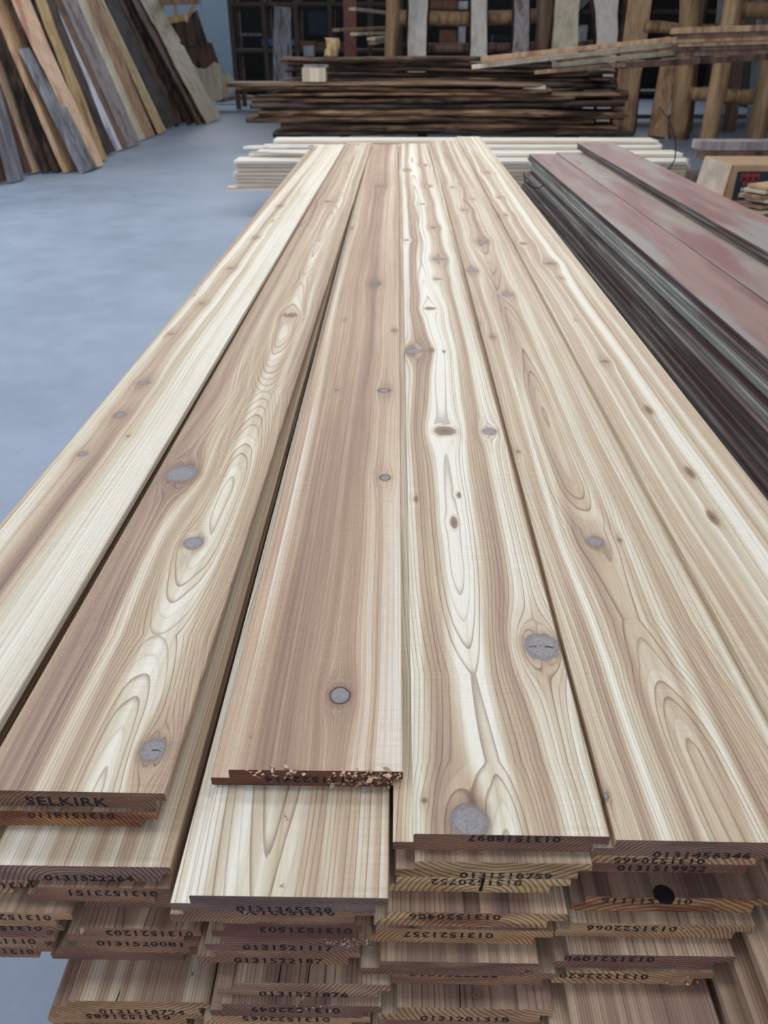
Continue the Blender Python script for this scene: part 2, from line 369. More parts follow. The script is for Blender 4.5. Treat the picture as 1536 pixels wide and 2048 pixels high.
# lower layers: column, layer, y of the top front edge, left x (lap tongue) or None, right x, face down?, stamp, stamp centre (0..1), stamp height offset (0 bottom..1 top), label
LOW = [
 ('B', 1, 1624, None, 312, 1, '0131518110', .56, .72, 'cedar board lying directly beneath the SELKIRK board'),
 ('B', 2, 1734, None, 340, 0, '0131522264', .58, .2, 'cedar board jutting out below the SELKIRK pair, end-stamped 0131522264'),
 ('B', 3, 1776, 52, 341, 1, '0131523151', .6, .62, 'cedar board end-stamped 0131523151 under the jutting 0131522264 board'),
 ('B', 4, 1788, 165, 414, 1, None, 0, 0, 'recessed cedar board hidden between the 0131523151 and 0131521203 boards'),
 ('B', 5, 1857, 131, 400, 1, '0131521203', .62, .66, 'brown cedar board end-stamped 0131521203 with a smoky grey patch of figure'),
 ('B', 6, 1879, 131, 398, 0, '0131520081', .55, .7, 'cedar board under the one stamped 0131521203, ends nearly flush'),
 ('B', 7, 1895, 98, 396, 1, None, 0, 0, 'dark-edged cedar board above the wide jutting 0131518724 board'),
 ('B', 8, 2003, 101, 417, 0, '0131518724', .56, .15, 'jutting cedar board end-stamped 0131518724 at the lower left corner'),
 ('B', 9, 2024, 91, 404, 1, '0131521685', .52, .62, 'cedar board end-stamped 0131521685 at the lower left corner'),
 ('A', 3, 1759, None, 54, 1, '0131520210', .8, .6, 'cedar board end peeping out left of the 0131523151 board'),
 ('A', 4, 1825, None, 141, 1, '0131521013', .67, .66, 'leftmost column cedar board showing a strip of its top, end at the left margin'),
 ('A', 5, 1847, None, 122, 1, '0131520310', .67, .7, 'leftmost column cedar board, second end down above the floor gap'),
 ('A', 6, 1868, None, 106, 0, '0131521110', .67, .5, 'leftmost column cedar board, next to lowest above the floor gap'),
 ('A', 7, 1889, None, 102, 1, '0131521110', .67, .5, 'lowest cedar board of the leftmost column, just above the bare floor'),
 ('C', 1, 1796, 339, 777, 0, '0131365528', .52, .17, 'broad cedar board showing a long bare top below the shavings, third column'),
 ('C', 2, 1818, 338, 748, 1, '0131522120', .58, .72, 'cedar board under the long bare one in third column, bluish chip on its end'),
 ('C', 3, 1849, 421, 724, 1, '0131521503', .63, .6, 'reddish cedar board end-stamped 0131521503 in the third column'),
 ('C', 4, 1877, 408, 742, 0, '0131521117', .5, .3, 'cedar board end-stamped 0131521117 with pale fluff at its right corner'),
 ('C', 5, 1902, 391, 720, 0, '0131522187', .5, .25, 'cedar board end-stamped 0131522187 in the third column'),
 ('C', 6, 1967, 432, 780, 0, '0131521876', .5, .15, 'split cedar board end-stamped 0131521876 in the third column'),
 ('C', 7, 2010, 418, 763, 1, '0131522049', .5, .6, 'cedar board end-stamped 0131522049 in the third column'),
 ('C', 8, 2031, 404, 740, 1, '0131522065', .5, .7, 'lowest cedar board cut by the bottom margin in the third column'),
 ('D', 1, 1727, 790, 1186, 0, '0131518759', .57, .14, 'cedar board end-stamped 0131518759 beneath the large-knot board'),
 ('D', 2, 1757, 765, 1143, 1, '0131520752', .5, .7, 'split-ended cedar board end-stamped 0131520752'),
 ('D', 3, 1827, 747, 1137, 1, '0131520406', .42, .7, 'cedar board end-stamped 0131520406 in the fourth column'),
 ('D', 4, 1860, 725, 1108, 1, '0131521357', .45, .6, 'golden-edged cedar board end-stamped 0131521357'),
 ('D', 5, 1925, 721, 1078, 0, None, .5, .5, 'unstamped purplish cedar board under the golden-edged one'),
 ('D', 6, 1944, 772, 1112, 0, '0131522568', .4, .8, 'cedar board with smudged stamp below the purplish board'),
 ('D', 7, 2017, 756, 1108, 0, '0131281318', .5, .15, 'cedar board with a bare grey-brown top at the bottom centre of the stack'),
 ('D', 8, 2040, 745, 1085, 1, None, .5, .5, 'lowest cedar board of the fourth column at the bottom margin'),
 ('E', 1, 1700, 1168, 1560, 1, '0131520465', .4, .2, 'cedar board under the arched-grain board, end-stamped 0131520465'),
 ('E', 2, 1718, 1160, 1526, 0, '0131519922', .46, .3, 'cedar board end-stamped 0131519922 in the fifth column'),
 ('E', 3, 1797, 1144, 1552, 1, '0131511116', .37, .75, 'reddish cedar board with a round black knot hole, fifth column'),
 ('E', 4, 1849, 1113, 1513, 1, '0131522066', .38, .66, 'cedar board end-stamped 0131522066 with a bright chip at its right end'),
 ('E', 5, 1912, 1111, 1473, 1, '0131521098', .3, .72, 'cedar board end-stamped 0131521098 in the fifth column'),
 ('E', 6, 1943, 1106, 1430, 1, '0131522620', .32, .6, 'dark-patched cedar board end-stamped 0131522620'),
 ('E', 7, 2062, 1104, 1447, 0, None, .5, .5, 'cedar board with a long bare striped top at the bottom right, fifth column'),
]
def low_pr(rg):
    n = 9; base = rg.uniform(.42, .62)
    tu = [k / (n - 1) for k in range(n)]
    t = [base + rg.uniform(-.22, .22) for _ in tu]; t[0] = .35; t[1] = .4
    cc = rg.choice([-.12, .30, .09, .11])
    return dict(c=cc, h=rg.choice([.0, .02, .05]), s=rg.uniform(.0036, .0058), tu=tu, t=t)
SPEC = {('C', 1): dict(c=.07, hv=[0, .12, .2, .26, .4, 5], h=[.03, .02, .004, .0, .04, .04], s=.0062, tu=[0, .1, .16, .26, .34, .5, .62, .8, 1], t=[.1, .1, .38, .25, .4, .32, .5, .42, .38]),
        ('B', 2): dict(c=.3, h=.02, s=.0062, tu=[0, .2, .3, .4, .5, .6, .7, .8, 1], t=[.3, .2, .05, .35, .2, .4, .38, .42, .4]),
        ('B', 8): dict(c=-.1, h=.02, s=.006, tu=[0, .12, .2, .3, .37, .42, .6, .75, .82, 1], t=[.6, .62, .3, .35, -.05, .4, .6, .55, .2, .5]),
        ('E', 3): dict(c=.3, h=.02, s=.004, tu=[0, .12, .3, .6, .8, 1], t=[.3, .9, .75, .95, .85, .9])}
lowpos = {}
for i, (col, k, yt, xl, xr, flip, txt, sc_, sz, lab) in enumerate(LOW):
    rg = random.Random(i * 31 + 3); z = ztop(k)
    pr_ = P(xr, yt, z)
    if xl is not None:
        pl = P(xl, yt + 12, z - T * .5); W = pr_.x - pl.x; x0 = pl.x
    else: W = .184; x0 = pr_.x - W
    y0 = pr_.y; yaw = rg.uniform(-.002, .002)
    a, b = (.012, .017) if flip else (.018, .011)
    if not flip and col in 'CDE': a = .0175
    L = 5.1 + rg.uniform(-.05, .05)
    kn = []
    if (col, k) == ('B', 5): kn = [(.06, .035, .007, 0), (.075, .055, .006, 0)]
    if (col, k) == ('D', 7): kn = [(.09, .012, .004, 4)]
    end = end_mat(i, *{('D', 1): (.09, .05, .0046, (140, 106, 74), (180, 150, 110)), ('D', 2): (.09, -.03, .0042, (160, 124, 84), (190, 160, 116)), ('D', 3): (.1, -.035, .004, (130, 84, 62), (186, 152, 108)), ('D', 4): (.09, -.04, .003, (150, 112, 76), (172, 136, 98)),
                      ('B', 2): (.09, -.03, .0036, (120, 92, 82), (142, 112, 98)), ('C', 1): (.06, .16, .0028, (104, 82, 76), (128, 104, 92)), ('C', 3): (.0, -.2, .002, (98, 62, 52), (112, 74, 62)),
                      ('B', 1): (-.05, -.1, .0034, (110, 66, 46), (160, 112, 72)), ('E', 3): (.08, -.08, .005, (116, 72, 50), (164, 124, 84))}.get((col, k), (None,) * 5))
    pr = SPEC.get((col, k)) or low_pr(rg)
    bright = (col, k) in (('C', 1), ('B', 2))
    ext = .12 if (col, k) == ('C', 1) else 0
    rows = sorted(set([0, .004, .008] + [round(.012 + .006 * q, 4) for q in range(56)] + [.5, .7, 1, 1.5, 2, 3, 4, L]))
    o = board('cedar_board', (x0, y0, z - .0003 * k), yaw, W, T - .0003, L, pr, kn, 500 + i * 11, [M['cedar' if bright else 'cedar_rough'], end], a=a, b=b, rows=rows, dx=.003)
    tag(o, lab, 'board', GRP); lowpos[(col, k)] = (o, x0, y0, W)
    if txt: stamp(o, txt, W * sc_, -T * (1 - sz), .082, .0088, flip)
# boards of the right-hand column, whose near ends lie below the frame
for k, X in ((1, None), (2, None), (3, .343), (4, .324), (5, .312), (6, .300), (7, .306), (8, .31)):
    rg = random.Random(900 + k)
    if X is None: X = TOPB['F'][1].x + .01 * k + .0
    o = board('cedar_board', (X, .27 if k > 2 else .36, ztop(k) - .0003 * k), 0, .184, T - .0003, 5.2, low_pr(rg), [], 1200 + k * 5, [M['cedar_rough'], end_mat(700 + k)], a=.016, b=.012,
              rows=[0, .03, .06, .1, .14, .18, .22, .27, .33, .4, .5, .7, 1, 2, 3, 4, 5.2], dx=.003)
    tag(o, ['', 'rightmost column cedar board, hidden directly under the white-streaked one', 'rightmost column cedar board, third layer, mostly hidden', 'rightmost column cedar board level with the knot-hole board',
            'rightmost column cedar board level with the one stamped 0131522066', 'rightmost column cedar board level with the one stamped 0131521098', 'rightmost column cedar board level with the one stamped 0131522620',
            'rightmost column cedar board level with the striped board at the bottom', 'lowest cedar board of the rightmost column, its edge at the bottom right corner'][k], 'board', GRP)
# boards of the left column under the leftmost top board
for k in (1, 2):
    o = board('cedar_board', (lowpos[('B', k)][1] - .188, .40, ztop(k)), 0, .184, T - .0003, 5.2, low_pr(random.Random(40 + k)), [], 1500 + k, [M['cedar_rough'], end_mat(800 + k)], a=.018, b=.011, dx=.004)
    tag(o, ['', 'cedar board directly under the leftmost top board', 'cedar board two below the leftmost top board, seen only in the dark gap'][k], 'board', GRP)

# hidden bottom layers that carry the visible ones
for i, (X, k) in enumerate(((-.188, 9), (-.003, 9), (.124, 8), (.182, 9), (.367, 9), (-.334, 10), (-.149, 10), (.036, 10), (.221, 10), (.406, 10))):
    o = board('cedar_board', (X, .36 if k == 9 else .345 if k == 8 else .33, ztop(k) - .003), 0, .184, T - .0003, 5.0, low_pr(random.Random(60 + i)), [], 1700 + i, [M['cedar_rough'], end_mat(850 + i)], a=.016, b=.012, dx=.006)
    tag(o, ['bottom-layer cedar board below the third column, out of view', 'bottom-layer cedar board below the fourth column, out of view', 'cedar board below the striped one in the fifth column, out of view', 'bottom-layer cedar board below the fifth column, out of view', 'bottom-layer cedar board below the rightmost column, out of view', 'cedar board in the lowest hidden layer, leftmost', 'cedar board in the lowest hidden layer, second from left', 'cedar board in the lowest hidden layer, middle', 'cedar board in the lowest hidden layer, second from right', 'cedar board in the lowest hidden layer, rightmost'][i], 'board', GRP)
# ends of the top boards: stamps
def tstamp(key, txt, sc_, sz, w, h, flip):
    o, org, yaw, W, L = TOPB[key]; stamp(o, txt, W * sc_, -T * (1 - sz), w, h, flip)
tstamp('B', 'SELKIRK', .49, .36, .078, .0125, 0)
tstamp('C', '0131522414', .52, .42, .088, .0085, 1)
tstamp('D', '0131518897', .56, .78, .082, .0088, 1)
tstamp('E', '0131456346', .5, .13, .086, .0088, 0)
finish_stamps()

# round knot hole in the reddish board, splits in the end grain
def mesh_obj(name, verts, faces, mat, parent=None, smooth=False):
    me = bpy.data.meshes.new(name); me.from_pydata([tuple(v) for v in verts], [], faces)
    for m in (mat if isinstance(mat, list) else [mat]): me.materials.append(m)
    if smooth: me.polygons.foreach_set('use_smooth', [True] * len(me.polygons))
    me.update(); o = bpy.data.objects.new(name, me); C.objects.link(o)
    if parent: o.parent = parent
    return o
M['hole'] = m_flat('black_void', (14, 10, 9), .9, .1)
# ------------------------------------------------------------------ generic shapes
def frame_box(p0, p1, w, t, up=Vector((0, 0, 1))):
    d = (p1 - p0).normalized(); s = d.cross(up)
    if s.length < 1e-3: s = d.cross(Vector((0, 1, 0)))
    s.normalize(); n = s.cross(d).normalized()
    return d, s, n
def box_verts(p0, p1, w, t, up=Vector((0, 0, 1)), ch=0.06):
    d, s, n = frame_box(p0, p1, w, t, up); c = min(w, t) * ch; vs = []
    sec = [(-w / 2 + c, -t / 2), (w / 2 - c, -t / 2), (w / 2, -t / 2 + c), (w / 2, t / 2 - c), (w / 2 - c, t / 2), (-w / 2 + c, t / 2), (-w / 2, t / 2 - c), (-w / 2, -t / 2 + c)]
    for p in (p0, p1):
        for a, b in sec: vs.append(p + s * a + n * b)
    fs = [[i, (i + 1) % 8, 8 + (i + 1) % 8, 8 + i] for i in range(8)] + [list(range(8))[::-1], list(range(8, 16))]
    return vs, fs
def add(vf, vs, fs):
    o = len(vf[0]); vf[0].extend(vs); vf[1].extend([[i + o for i in f] for f in fs])
def local(name, vf, mat, parent=None, smooth=False):
    """object with its origin at the base centre of its own geometry"""
    vs = [Vector(v) for v in vf[0]]
    if parent: 
        off = parent.location
        o = mesh_obj(name, [v - off for v in vs], vf[1], mat, parent, smooth); return o
    mn = Vector((min(v.x for v in vs), min(v.y for v in vs), min(v.z for v in vs))); mx = Vector((max(v.x for v in vs), max(v.y for v in vs), max(v.z for v in vs)))
    c = Vector(((mn.x + mx.x) / 2, (mn.y + mx.y) / 2, mn.z))
    o = mesh_obj(name, [v - c for v in vs], vf[1], mat, None, smooth); o.location = c; return o
def beam(name, p0, p1, w, t, mat, up=Vector((0, 0, 1)), parent=None, ch=.06):
    vf = ([], []); add(vf, *box_verts(Vector(p0), Vector(p1), w, t, up, ch)); return local(name, vf, mat, parent)
def aabb(name, x0, x1, y0, y1, z0, z1, mat, parent=None):
    return beam(name, ((x0 + x1) / 2, y0, (z0 + z1) / 2), ((x0 + x1) / 2, y1, (z0 + z1) / 2), x1 - x0, z1 - z0, mat, parent=parent, ch=.02)
def empty(name, loc):
    o = bpy.data.objects.new(name, None); C.objects.link(o); o.location = loc; o.empty_display_size = .1; return o
def log(name, p0, p1, r0, r1, mat, seed=0, nseg=16, parent=None):
    p0 = Vector(p0); p1 = Vector(p1); d = (p1 - p0).normalized(); s = d.cross(Vector((0, 1, .1))).normalized(); n = d.cross(s)
    rg = random.Random(seed); M_ = 14; vs = []; ph = [rg.uniform(0, 6.28) for _ in range(4)]
    for i in range(M_ + 1):
        f = i / M_; p = p0.lerp(p1, f); r = r0 + (r1 - r0) * f
        off = s * (math.sin(f * 5 + ph[0]) * r * .18) 
        for k in range(nseg):
            a = k / nseg * 2 * math.pi; rr = r * (1 + .05 * math.sin(2 * a + ph[1] + f * 3) + .04 * math.sin(f * 17 + ph[2] + 3 * a))
            vs.append(p + off + s * (math.cos(a) * rr) + n * (math.sin(a) * rr))
    fs = [[i * nseg + k, i * nseg + (k + 1) % nseg, (i + 1) * nseg + (k + 1) % nseg, (i + 1) * nseg + k] for i in range(M_) for k in range(nseg)]
    fs += [list(range(nseg))[::-1], [M_ * nseg + k for k in range(nseg)]]
    return local(name, (vs, fs), mat, parent, True)
def slab(name, p0, p1, wdir, w0, w1, t, mats, seed=0, wav=.12, rows=22, tipcut=0.0, bev=.9):
    """live-edge slab: from p0 to p1, width along wdir centred, thickness t; mats = [face, bark edge]"""
    p0 = Vector(p0); p1 = Vector(p1); d = (p1 - p0).normalized(); wd = (wdir - d * wdir.dot(d)).normalized(); n = wd.cross(d)
    rg = random.Random(seed); a = [rg.uniform(0, 6.3) for _ in range(8)]; vs = []
    Lh = (p1 - p0).length
    for i in range(rows + 1):
        f = i / rows; p = p0.lerp(p1, f); w = (w0 + (w1 - w0) * f) / 2; s_ = f * Lh
        l = w * (1 + wav * (math.sin(s_ * 2.3 + a[0]) + .5 * math.sin(s_ * 6.1 + a[1]) + .25 * math.sin(s_ * 15 + a[2])))
        r = w * (1 + wav * (math.sin(s_ * 2.1 + a[3]) + .5 * math.sin(s_ * 5.3 + a[4]) + .25 * math.sin(s_ * 13 + a[5])))
        cut = tipcut * (1 if i == 0 else 0)
        for (x, zz) in ((-l * 1.0, -t / 2), (-l * bev, t / 2), (r * bev, t / 2), (r, -t / 2)):
            vs.append(p + wd * x + n * zz + d * (cut * (1 if x > 0 else 0)))
    fs = []; mi = []
    for i in range(rows):
        for k in range(4):
            fs.append([i * 4 + k, i * 4 + (k + 1) % 4, (i + 1) * 4 + (k + 1) % 4, (i + 1) * 4 + k]); mi.append(1 if k in (0, 2) else 0)
    fs += [[3, 2, 1, 0], [rows * 4 + k for k in range(4)]]; mi += [0, 0]
    o = local(name, (vs, fs), mats)
    for p, m in zip(o.data.polygons, mi): p.material_index = m
    return o

def m_wood(name, c1, c2, c3=None, axis=1, rough=.65, fine=30, along=1.2, spec=.35):
    """plank wood, streaks along local axis"""
    n = NB(name); co = n.vmath('ADD', n.coord(), n.comb(n.math('MULTIPLY', n.rnd(), 9.0), 0.0, n.math('MULTIPLY', n.rnd(), 5.0)))
    sc = [fine] * 3; sc[axis] = along
    f = n.noise(n.vmath('MULTIPLY', co, tuple(sc)), 1.0, 5, .6)
    sc2 = [7.0] * 3; sc2[axis] = 1.0
    g = n.noise(n.vmath('MULTIPLY', co, tuple(sc2)), 1.0, 3)
    col = n.mix(n.sstep(f, .35, .65), s2l(c1), s2l(c2))
    if c3: col = n.mix(n.sstep(g, .5, .66), col, s2l(c3))
    v = n.math('MULTIPLY_ADD', n.rnd(), .24, .88); col = n.mix(1.0, col, n.comb(v, v, v), 'MULTIPLY')
    n.bump(f, .2, .004)
    return n.fin(col, rough, spec)
M['pine'] = m_wood('pale_pine', (214, 206, 190), (236, 230, 218), (222, 206, 182), axis=0)
M['pine_edge'] = m_wood('pine_edge', (186, 168, 146), (212, 198, 180), None, axis=0)
M['red'] = m_wood('red_stained_wood', (132, 96, 92), (152, 122, 112), (148, 140, 132), axis=1, fine=16, along=1.3, rough=.5)
M['redgrey'] = m_wood('grey_red_stained_wood', (142, 120, 110), (158, 144, 132), (138, 100, 94), axis=1, fine=8, along=1.6, rough=.5)
M['edge_dark'] = m_wood('weathered_dark_edge', (84, 76, 72), (128, 118, 110), (92, 70, 64), axis=1, fine=90, along=2)
M['edge_green'] = m_wood('greenish_primed_edge', (140, 146, 138), (172, 174, 164), (110, 100, 94), axis=1, fine=90, along=3)
M['bark'] = m_wood('dark_bark', (44, 34, 30), (78, 60, 48), (30, 25, 24), axis=2, fine=22, along=6, rough=.9, spec=.1)
M['logw'] = m_wood('peeled_log', (142, 112, 80), (172, 140, 102), (118, 90, 66), axis=2, fine=14, along=1.5)
def face(nm, a, b, c=None): M[nm] = m_wood(nm, a, b, c, axis=2, fine=20, along=1.0)
face('slab_tan', (158, 124, 92), (184, 152, 118), (136, 100, 78)); face('slab_pink', (190, 154, 128), (212, 182, 152), (168, 124, 100))
face('slab_grey', (104, 104, 108), (136, 136, 140), (84, 80, 80)); face('slab_purple', (136, 126, 127), (164, 154, 152), (114, 98, 94))
M['slab_cream'] = m_wood('slab_cream', (196, 182, 156), (214, 202, 178), (182, 162, 134), axis=2, fine=14, along=.8); face('slab_yellow', (178, 146, 98), (204, 176, 130), (146, 112, 74))
face('slab_dark', (62, 50, 46), (88, 72, 64), (42, 36, 36)); face('slab_brown', (96, 72, 60), (124, 96, 80), (66, 50, 44))
M['slab_white'] = m_wood('slab_white', (206, 198, 186), (222, 214, 202), (196, 184, 168), axis=2, fine=14, along=.8); face('slab_blue', (176, 178, 190), (206, 206, 214), (140, 132, 138))
M['dark_slab'] = m_wood('dark_aged_slab_edge', (44, 33, 28), (134, 102, 78), (70, 52, 42), axis=0, fine=26, along=2.2, rough=.85)
M['dark_slab2'] = m_wood('charcoal_slab_edge', (34, 29, 29), (92, 78, 72), (56, 44, 38), axis=0, fine=26, along=2, rough=.85)
M['brown_edge'] = m_wood('brown_slab_edge', (100, 74, 54), (170, 134, 100), (58, 42, 34), axis=0, fine=26, along=1.6, rough=.85)
M['dark_top'] = m_wood('aged_slab_face', (118, 94, 76), (150, 124, 102), (92, 70, 56), axis=0, fine=14, along=1)
M['wire'] = m_flat('black_steel_strap', (28, 26, 26), .5)

# bearers carrying the near stack
for i, y in enumerate((1.0, 2.9, 4.8)):
    zb = ztop(11) - .006
    rt = empty('timber_trestle', (0, y, 0)); 
    tag(rt, ['timber trestle carrying the near end of the cedar stack', 'timber trestle under the middle of the cedar stack', 'timber trestle carrying the far end of the cedar stack'][i], 'trestle', 'trestles under the cedar stack')
    beam('crossbeam', (-.55, y, zb - .05), (.56, y, zb - .05), .09, .095, M['slab_tan'], parent=rt)
    for sx in (-.42, .42):
        beam('leg', (sx, y - .14, 0), (sx, y - .02, zb - .1), .08, .04, M['slab_tan'], parent=rt)
        beam('leg', (sx, y + .14, 0), (sx, y + .02, zb - .1), .08, .04, M['slab_tan'], parent=rt)
# a packing strip fills the uneven column bottoms
for i, (x0, x1, k) in enumerate(((-.50, -.385, 8),)):
    for y in (1.0, 2.9, 4.8):
        o = aabb('packing_block', x0, x1, y - .04, y + .04, ztop(11) - .006, ztop(8) - .0024, M['slab_tan'])
        tag(o, 'sawn packing block under the leftmost column of the cedar stack, hidden in the gap', 'wood block', 'packing blocks in the cedar stack')

# ------------------------------------------------------------------ red stained pile at the right
HR = .65; zr = CAM.z - HR
def plank_y(name, x0, w, y0, y1, ztop_, t, mats, seed=0):
    """plank along Y with tongue edge; mats [face, edge]"""
    g = t * .3
    sec = [(0, -t), (w, -t), (w, -t * .66), (w + g * .8, -t * .62), (w + g * .8, -t * .38), (w, -t * .34), (w, -.001), (w - .001, 0), (.001, 0), (0, -.001), (0, -t * .4), (g, -t * .42), (g, -t * .6), (0, -t * .62)]
    rows = [y0 + (y1 - y0) * i / 10 for i in range(11)]; rg = random.Random(seed); ph = rg.uniform(0, 6)
    vs = []; n = len(sec)
    for y in rows:
        for x, z in sec: vs.append(Vector((x0 + x + .003 * math.sin(y * .9 + ph), y, ztop_ + z)))
    fs = []; mi = []
    for i in range(10):
        for k in range(n):
            fs.append([i * n + k, i * n + (k + 1) % n, (i + 1) * n + (k + 1) % n, (i + 1) * n + k]); mi.append(0 if k == 7 else 1)
    fs += [list(range(n))[::-1], [10 * n + k for k in range(n)]]; mi += [1, 1]
    o = local(name, (vs, fs), mats)
    for p, m in zip(o.data.polygons, mi): p.material_index = m
    return o
def X_at(px, py, z): return P(px, py, z).x
xr0 = X_at(1180, 412, zr) ; xr1 = X_at(1320, 458, zr)
yfar = P(1080, 304, zr).y
RG = 'stained boards in the right-hand pile'
tr = .021
red_labels = {0: 'red-stained board along the left edge of the right-hand pile', 1: 'grey-red stained board, second from the left atop the right-hand pile'}
for k in range(11):
    z = zr - k * tr
    for c in range(3):
        w = .186
        sx = xr0 + c * (w + .008) + (0 if k == 0 else [0, -.004, -.022, -.016, -.034, -.044, -.040, -.054, -.060, -.066, -.072][k])
        m = ([M['red'], M['redgrey'], M['red'], M['redgrey']][c] if k == 0 else M['edge_dark'])
        e = M['edge_green'] if k in (1, 2, 4) else M['edge_dark']
        o = plank_y('stained_board', sx, w, .9 - .0 * k, yfar - random.Random(k * 9 + c).uniform(0, .12) - (.25 if k > 1 else 0) * (c == 0), z, tr - .0006, [m, e], k * 7 + c)
        if k == 0: lb = ['red-stained board along the left edge of the right-hand pile', 'grey-red stained board, second from the left atop the right-hand pile', 'red-stained board under the raised pair, atop the right-hand pile', 'grey-red stained board at the right side of the pile top, partly covered'][c]
        else: lb = 'dark-edged board %s down the left flank of the stained pile' % ['', 'first below the red top board', 'second', 'third', 'fourth', 'fifth', 'sixth', 'seventh', 'eighth', 'ninth', 'tenth'][k] if c == 0 else 'dark board %s layers down inside the stained pile, column {} from left' .format(['', 'two', 'three', 'four'][c]) % ['', 'one', 'two', 'three', 'four', 'five', 'six', 'seven', 'eight', 'nine', 'ten'][k]
        tag(o, lb, 'board', RG)
xq = X_at(1250, 340, zr + 2 * tr)
for j in range(2):
    o = plank_y('stained_board', xq - .008 * j + .006, .245, .9, yfar + .18 - .03 * j, zr + (j + 1) * tr, tr - .0006, [M['red'], M['edge_dark']], 50 + j)
    tag(o, ['lower of the two raised red boards on the right-hand pile', 'uppermost red-brown board raised above the right-hand pile'][j], 'board', RG)
for y in (1.6, 3.2, 4.7):
    o = aabb('timber_bearer', xr0 - .06, xr0 + .95, y - .05, y + .05, 0, zr - 11 * tr, M['slab_brown'])
    tag(o, 'timber bearer block under the stained pile, hidden in its shade', 'bearer', 'bearers under the stained pile')
# wire loops round the stained pile
def tube(name, pts, r, mat, nseg=8, parent=None):
    vs = []; fs = []
    pts = [Vector(p) for p in pts]; n = len(pts)
    for i, p in enumerate(pts):
        d = (pts[min(i + 1, n - 1)] - pts[max(i - 1, 0)]).normalized(); s = d.cross(Vector((.1, 1, .2))).normalized(); q = d.cross(s)
        for k in range(nseg):
            a = k / nseg * 6.28318; vs.append(p + s * math.cos(a) * r + q * math.sin(a) * r)
    for i in range(n - 1):
        for k in range(nseg): fs.append([i * nseg + k, i * nseg + (k + 1) % nseg, (i + 1) * nseg + (k + 1) % nseg, (i + 1) * nseg + k])
    fs += [list(range(nseg))[::-1], [(n - 1) * nseg + k for k in range(nseg)]]
    return local(name, (vs, fs), mat, parent, True)
def px_curve(pts, y): return [Q(a, b, y) for a, b in pts]
o = tube('wire_loop', px_curve([(1048, 345), (1050, 362), (1062, 374), (1078, 376), (1088, 370)], 4.75), .004, M['wire'])
tag(o, 'slack black wire loop hanging at the far left corner of the stained pile', 'wire')

# ------------------------------------------------------------------ bundle of pale boards across the aisle
YB = 8.0
zb_top = Q(800, 320, YB).z; zb_bot = Q(480, 381, YB).z
xb0 = Q(466, 340, YB).x; xb1 = Q(1392, 340, YB).x
nl = 8; tb = (zb_top - zb_bot) / nl
BG = 'pale pine boards in the crosswise bundle'
cols = 7; wb = .145
ups = [0, 0, 1, 1, 2, 3, 3]
ordn = ['lowest', 'second', 'third', 'fourth', 'fifth', 'sixth', 'seventh', 'top']
def plank_x(name, x0, x1, y0, w, z0, t, mats, g=.006):
    sec = [(0, 0), (w, 0), (w, t), (0, t), (0, t * .66), (g, t * .6), (g, t * .4), (0, t * .34)]
    vs = []; n = 8
    for x in (x0, x1):
        for a, b in sec: vs.append(Vector((x, y0 + a, z0 + b)))
    fs = [[k, n + k, n + (k + 1) % n, (k + 1) % n] for k in range(n)] + [list(range(n)), [n + k for k in range(n)][::-1]]
    return local(name, (vs, fs), mats)
rg = random.Random(3)
for c in range(cols):
    for k in range(nl + ups[c]):
        x0 = xb0 + rg.uniform(-.01, .03) + (0 if c < 2 else .05 * c); x1 = xb1 + rg.uniform(-.10, .0) - .02 * c
        if k == 0 and c == 0: x0 -= .08
        if c == 5: x0 += .05
        o = plank_x('pine_board', x0, x1, YB + c * (wb + .004), wb, zb_bot + k * tb, tb - .009, M['pine' if k >= nl - 1 else 'pine_edge'], .014)
        top = k == nl + ups[c] - 1
        if c == 0: lb = ordn[min(k, 7)] + ' pale pine board on the near face of the crosswise bundle'
        elif top: lb = 'pale pine board on top of the crosswise bundle, %s row back' % ['', 'second', 'third', 'fourth', 'fifth', 'sixth', 'seventh'][c]
        else: lb = 'pale pine board inside the crosswise bundle, row %d level %d' % (c + 1, k + 1)
        tag(o, lb, 'board', BG)
p = Q(560, 296, YB + .3)
o = beam('pine_offcut', Q(493, 301, YB + .35) + Vector((0, 0, .03)), Q(622, 297, YB + .15) + Vector((0, 0, .02)), .13, .02, M['slab_white'])
tag(o, 'loose bluish-white board lying askew on the left end of the pale bundle', 'board')
for sx in (xb0 + .55, xb0 + 2.2, xb0 + 3.8):
    o = aabb('timber_bearer', sx - .05, sx + .05, YB + .03, YB + 1.0, 0, zb_bot, M['slab_brown'])
    tag(o, 'squared timber bearer between the floor and the pale bundle, in its shade', 'bearer', 'bearers under the pale bundle')
o = tube('steel_strap', px_curve([(1318, 214), (1335, 235), (1346, 262), (1352, 290), (1350, 318), (1342, 333), (1336, 338)], YB - .03), .006, M['wire'])
tag(o, 'thin black strap curving around the right end of the pale bundle', 'strap')

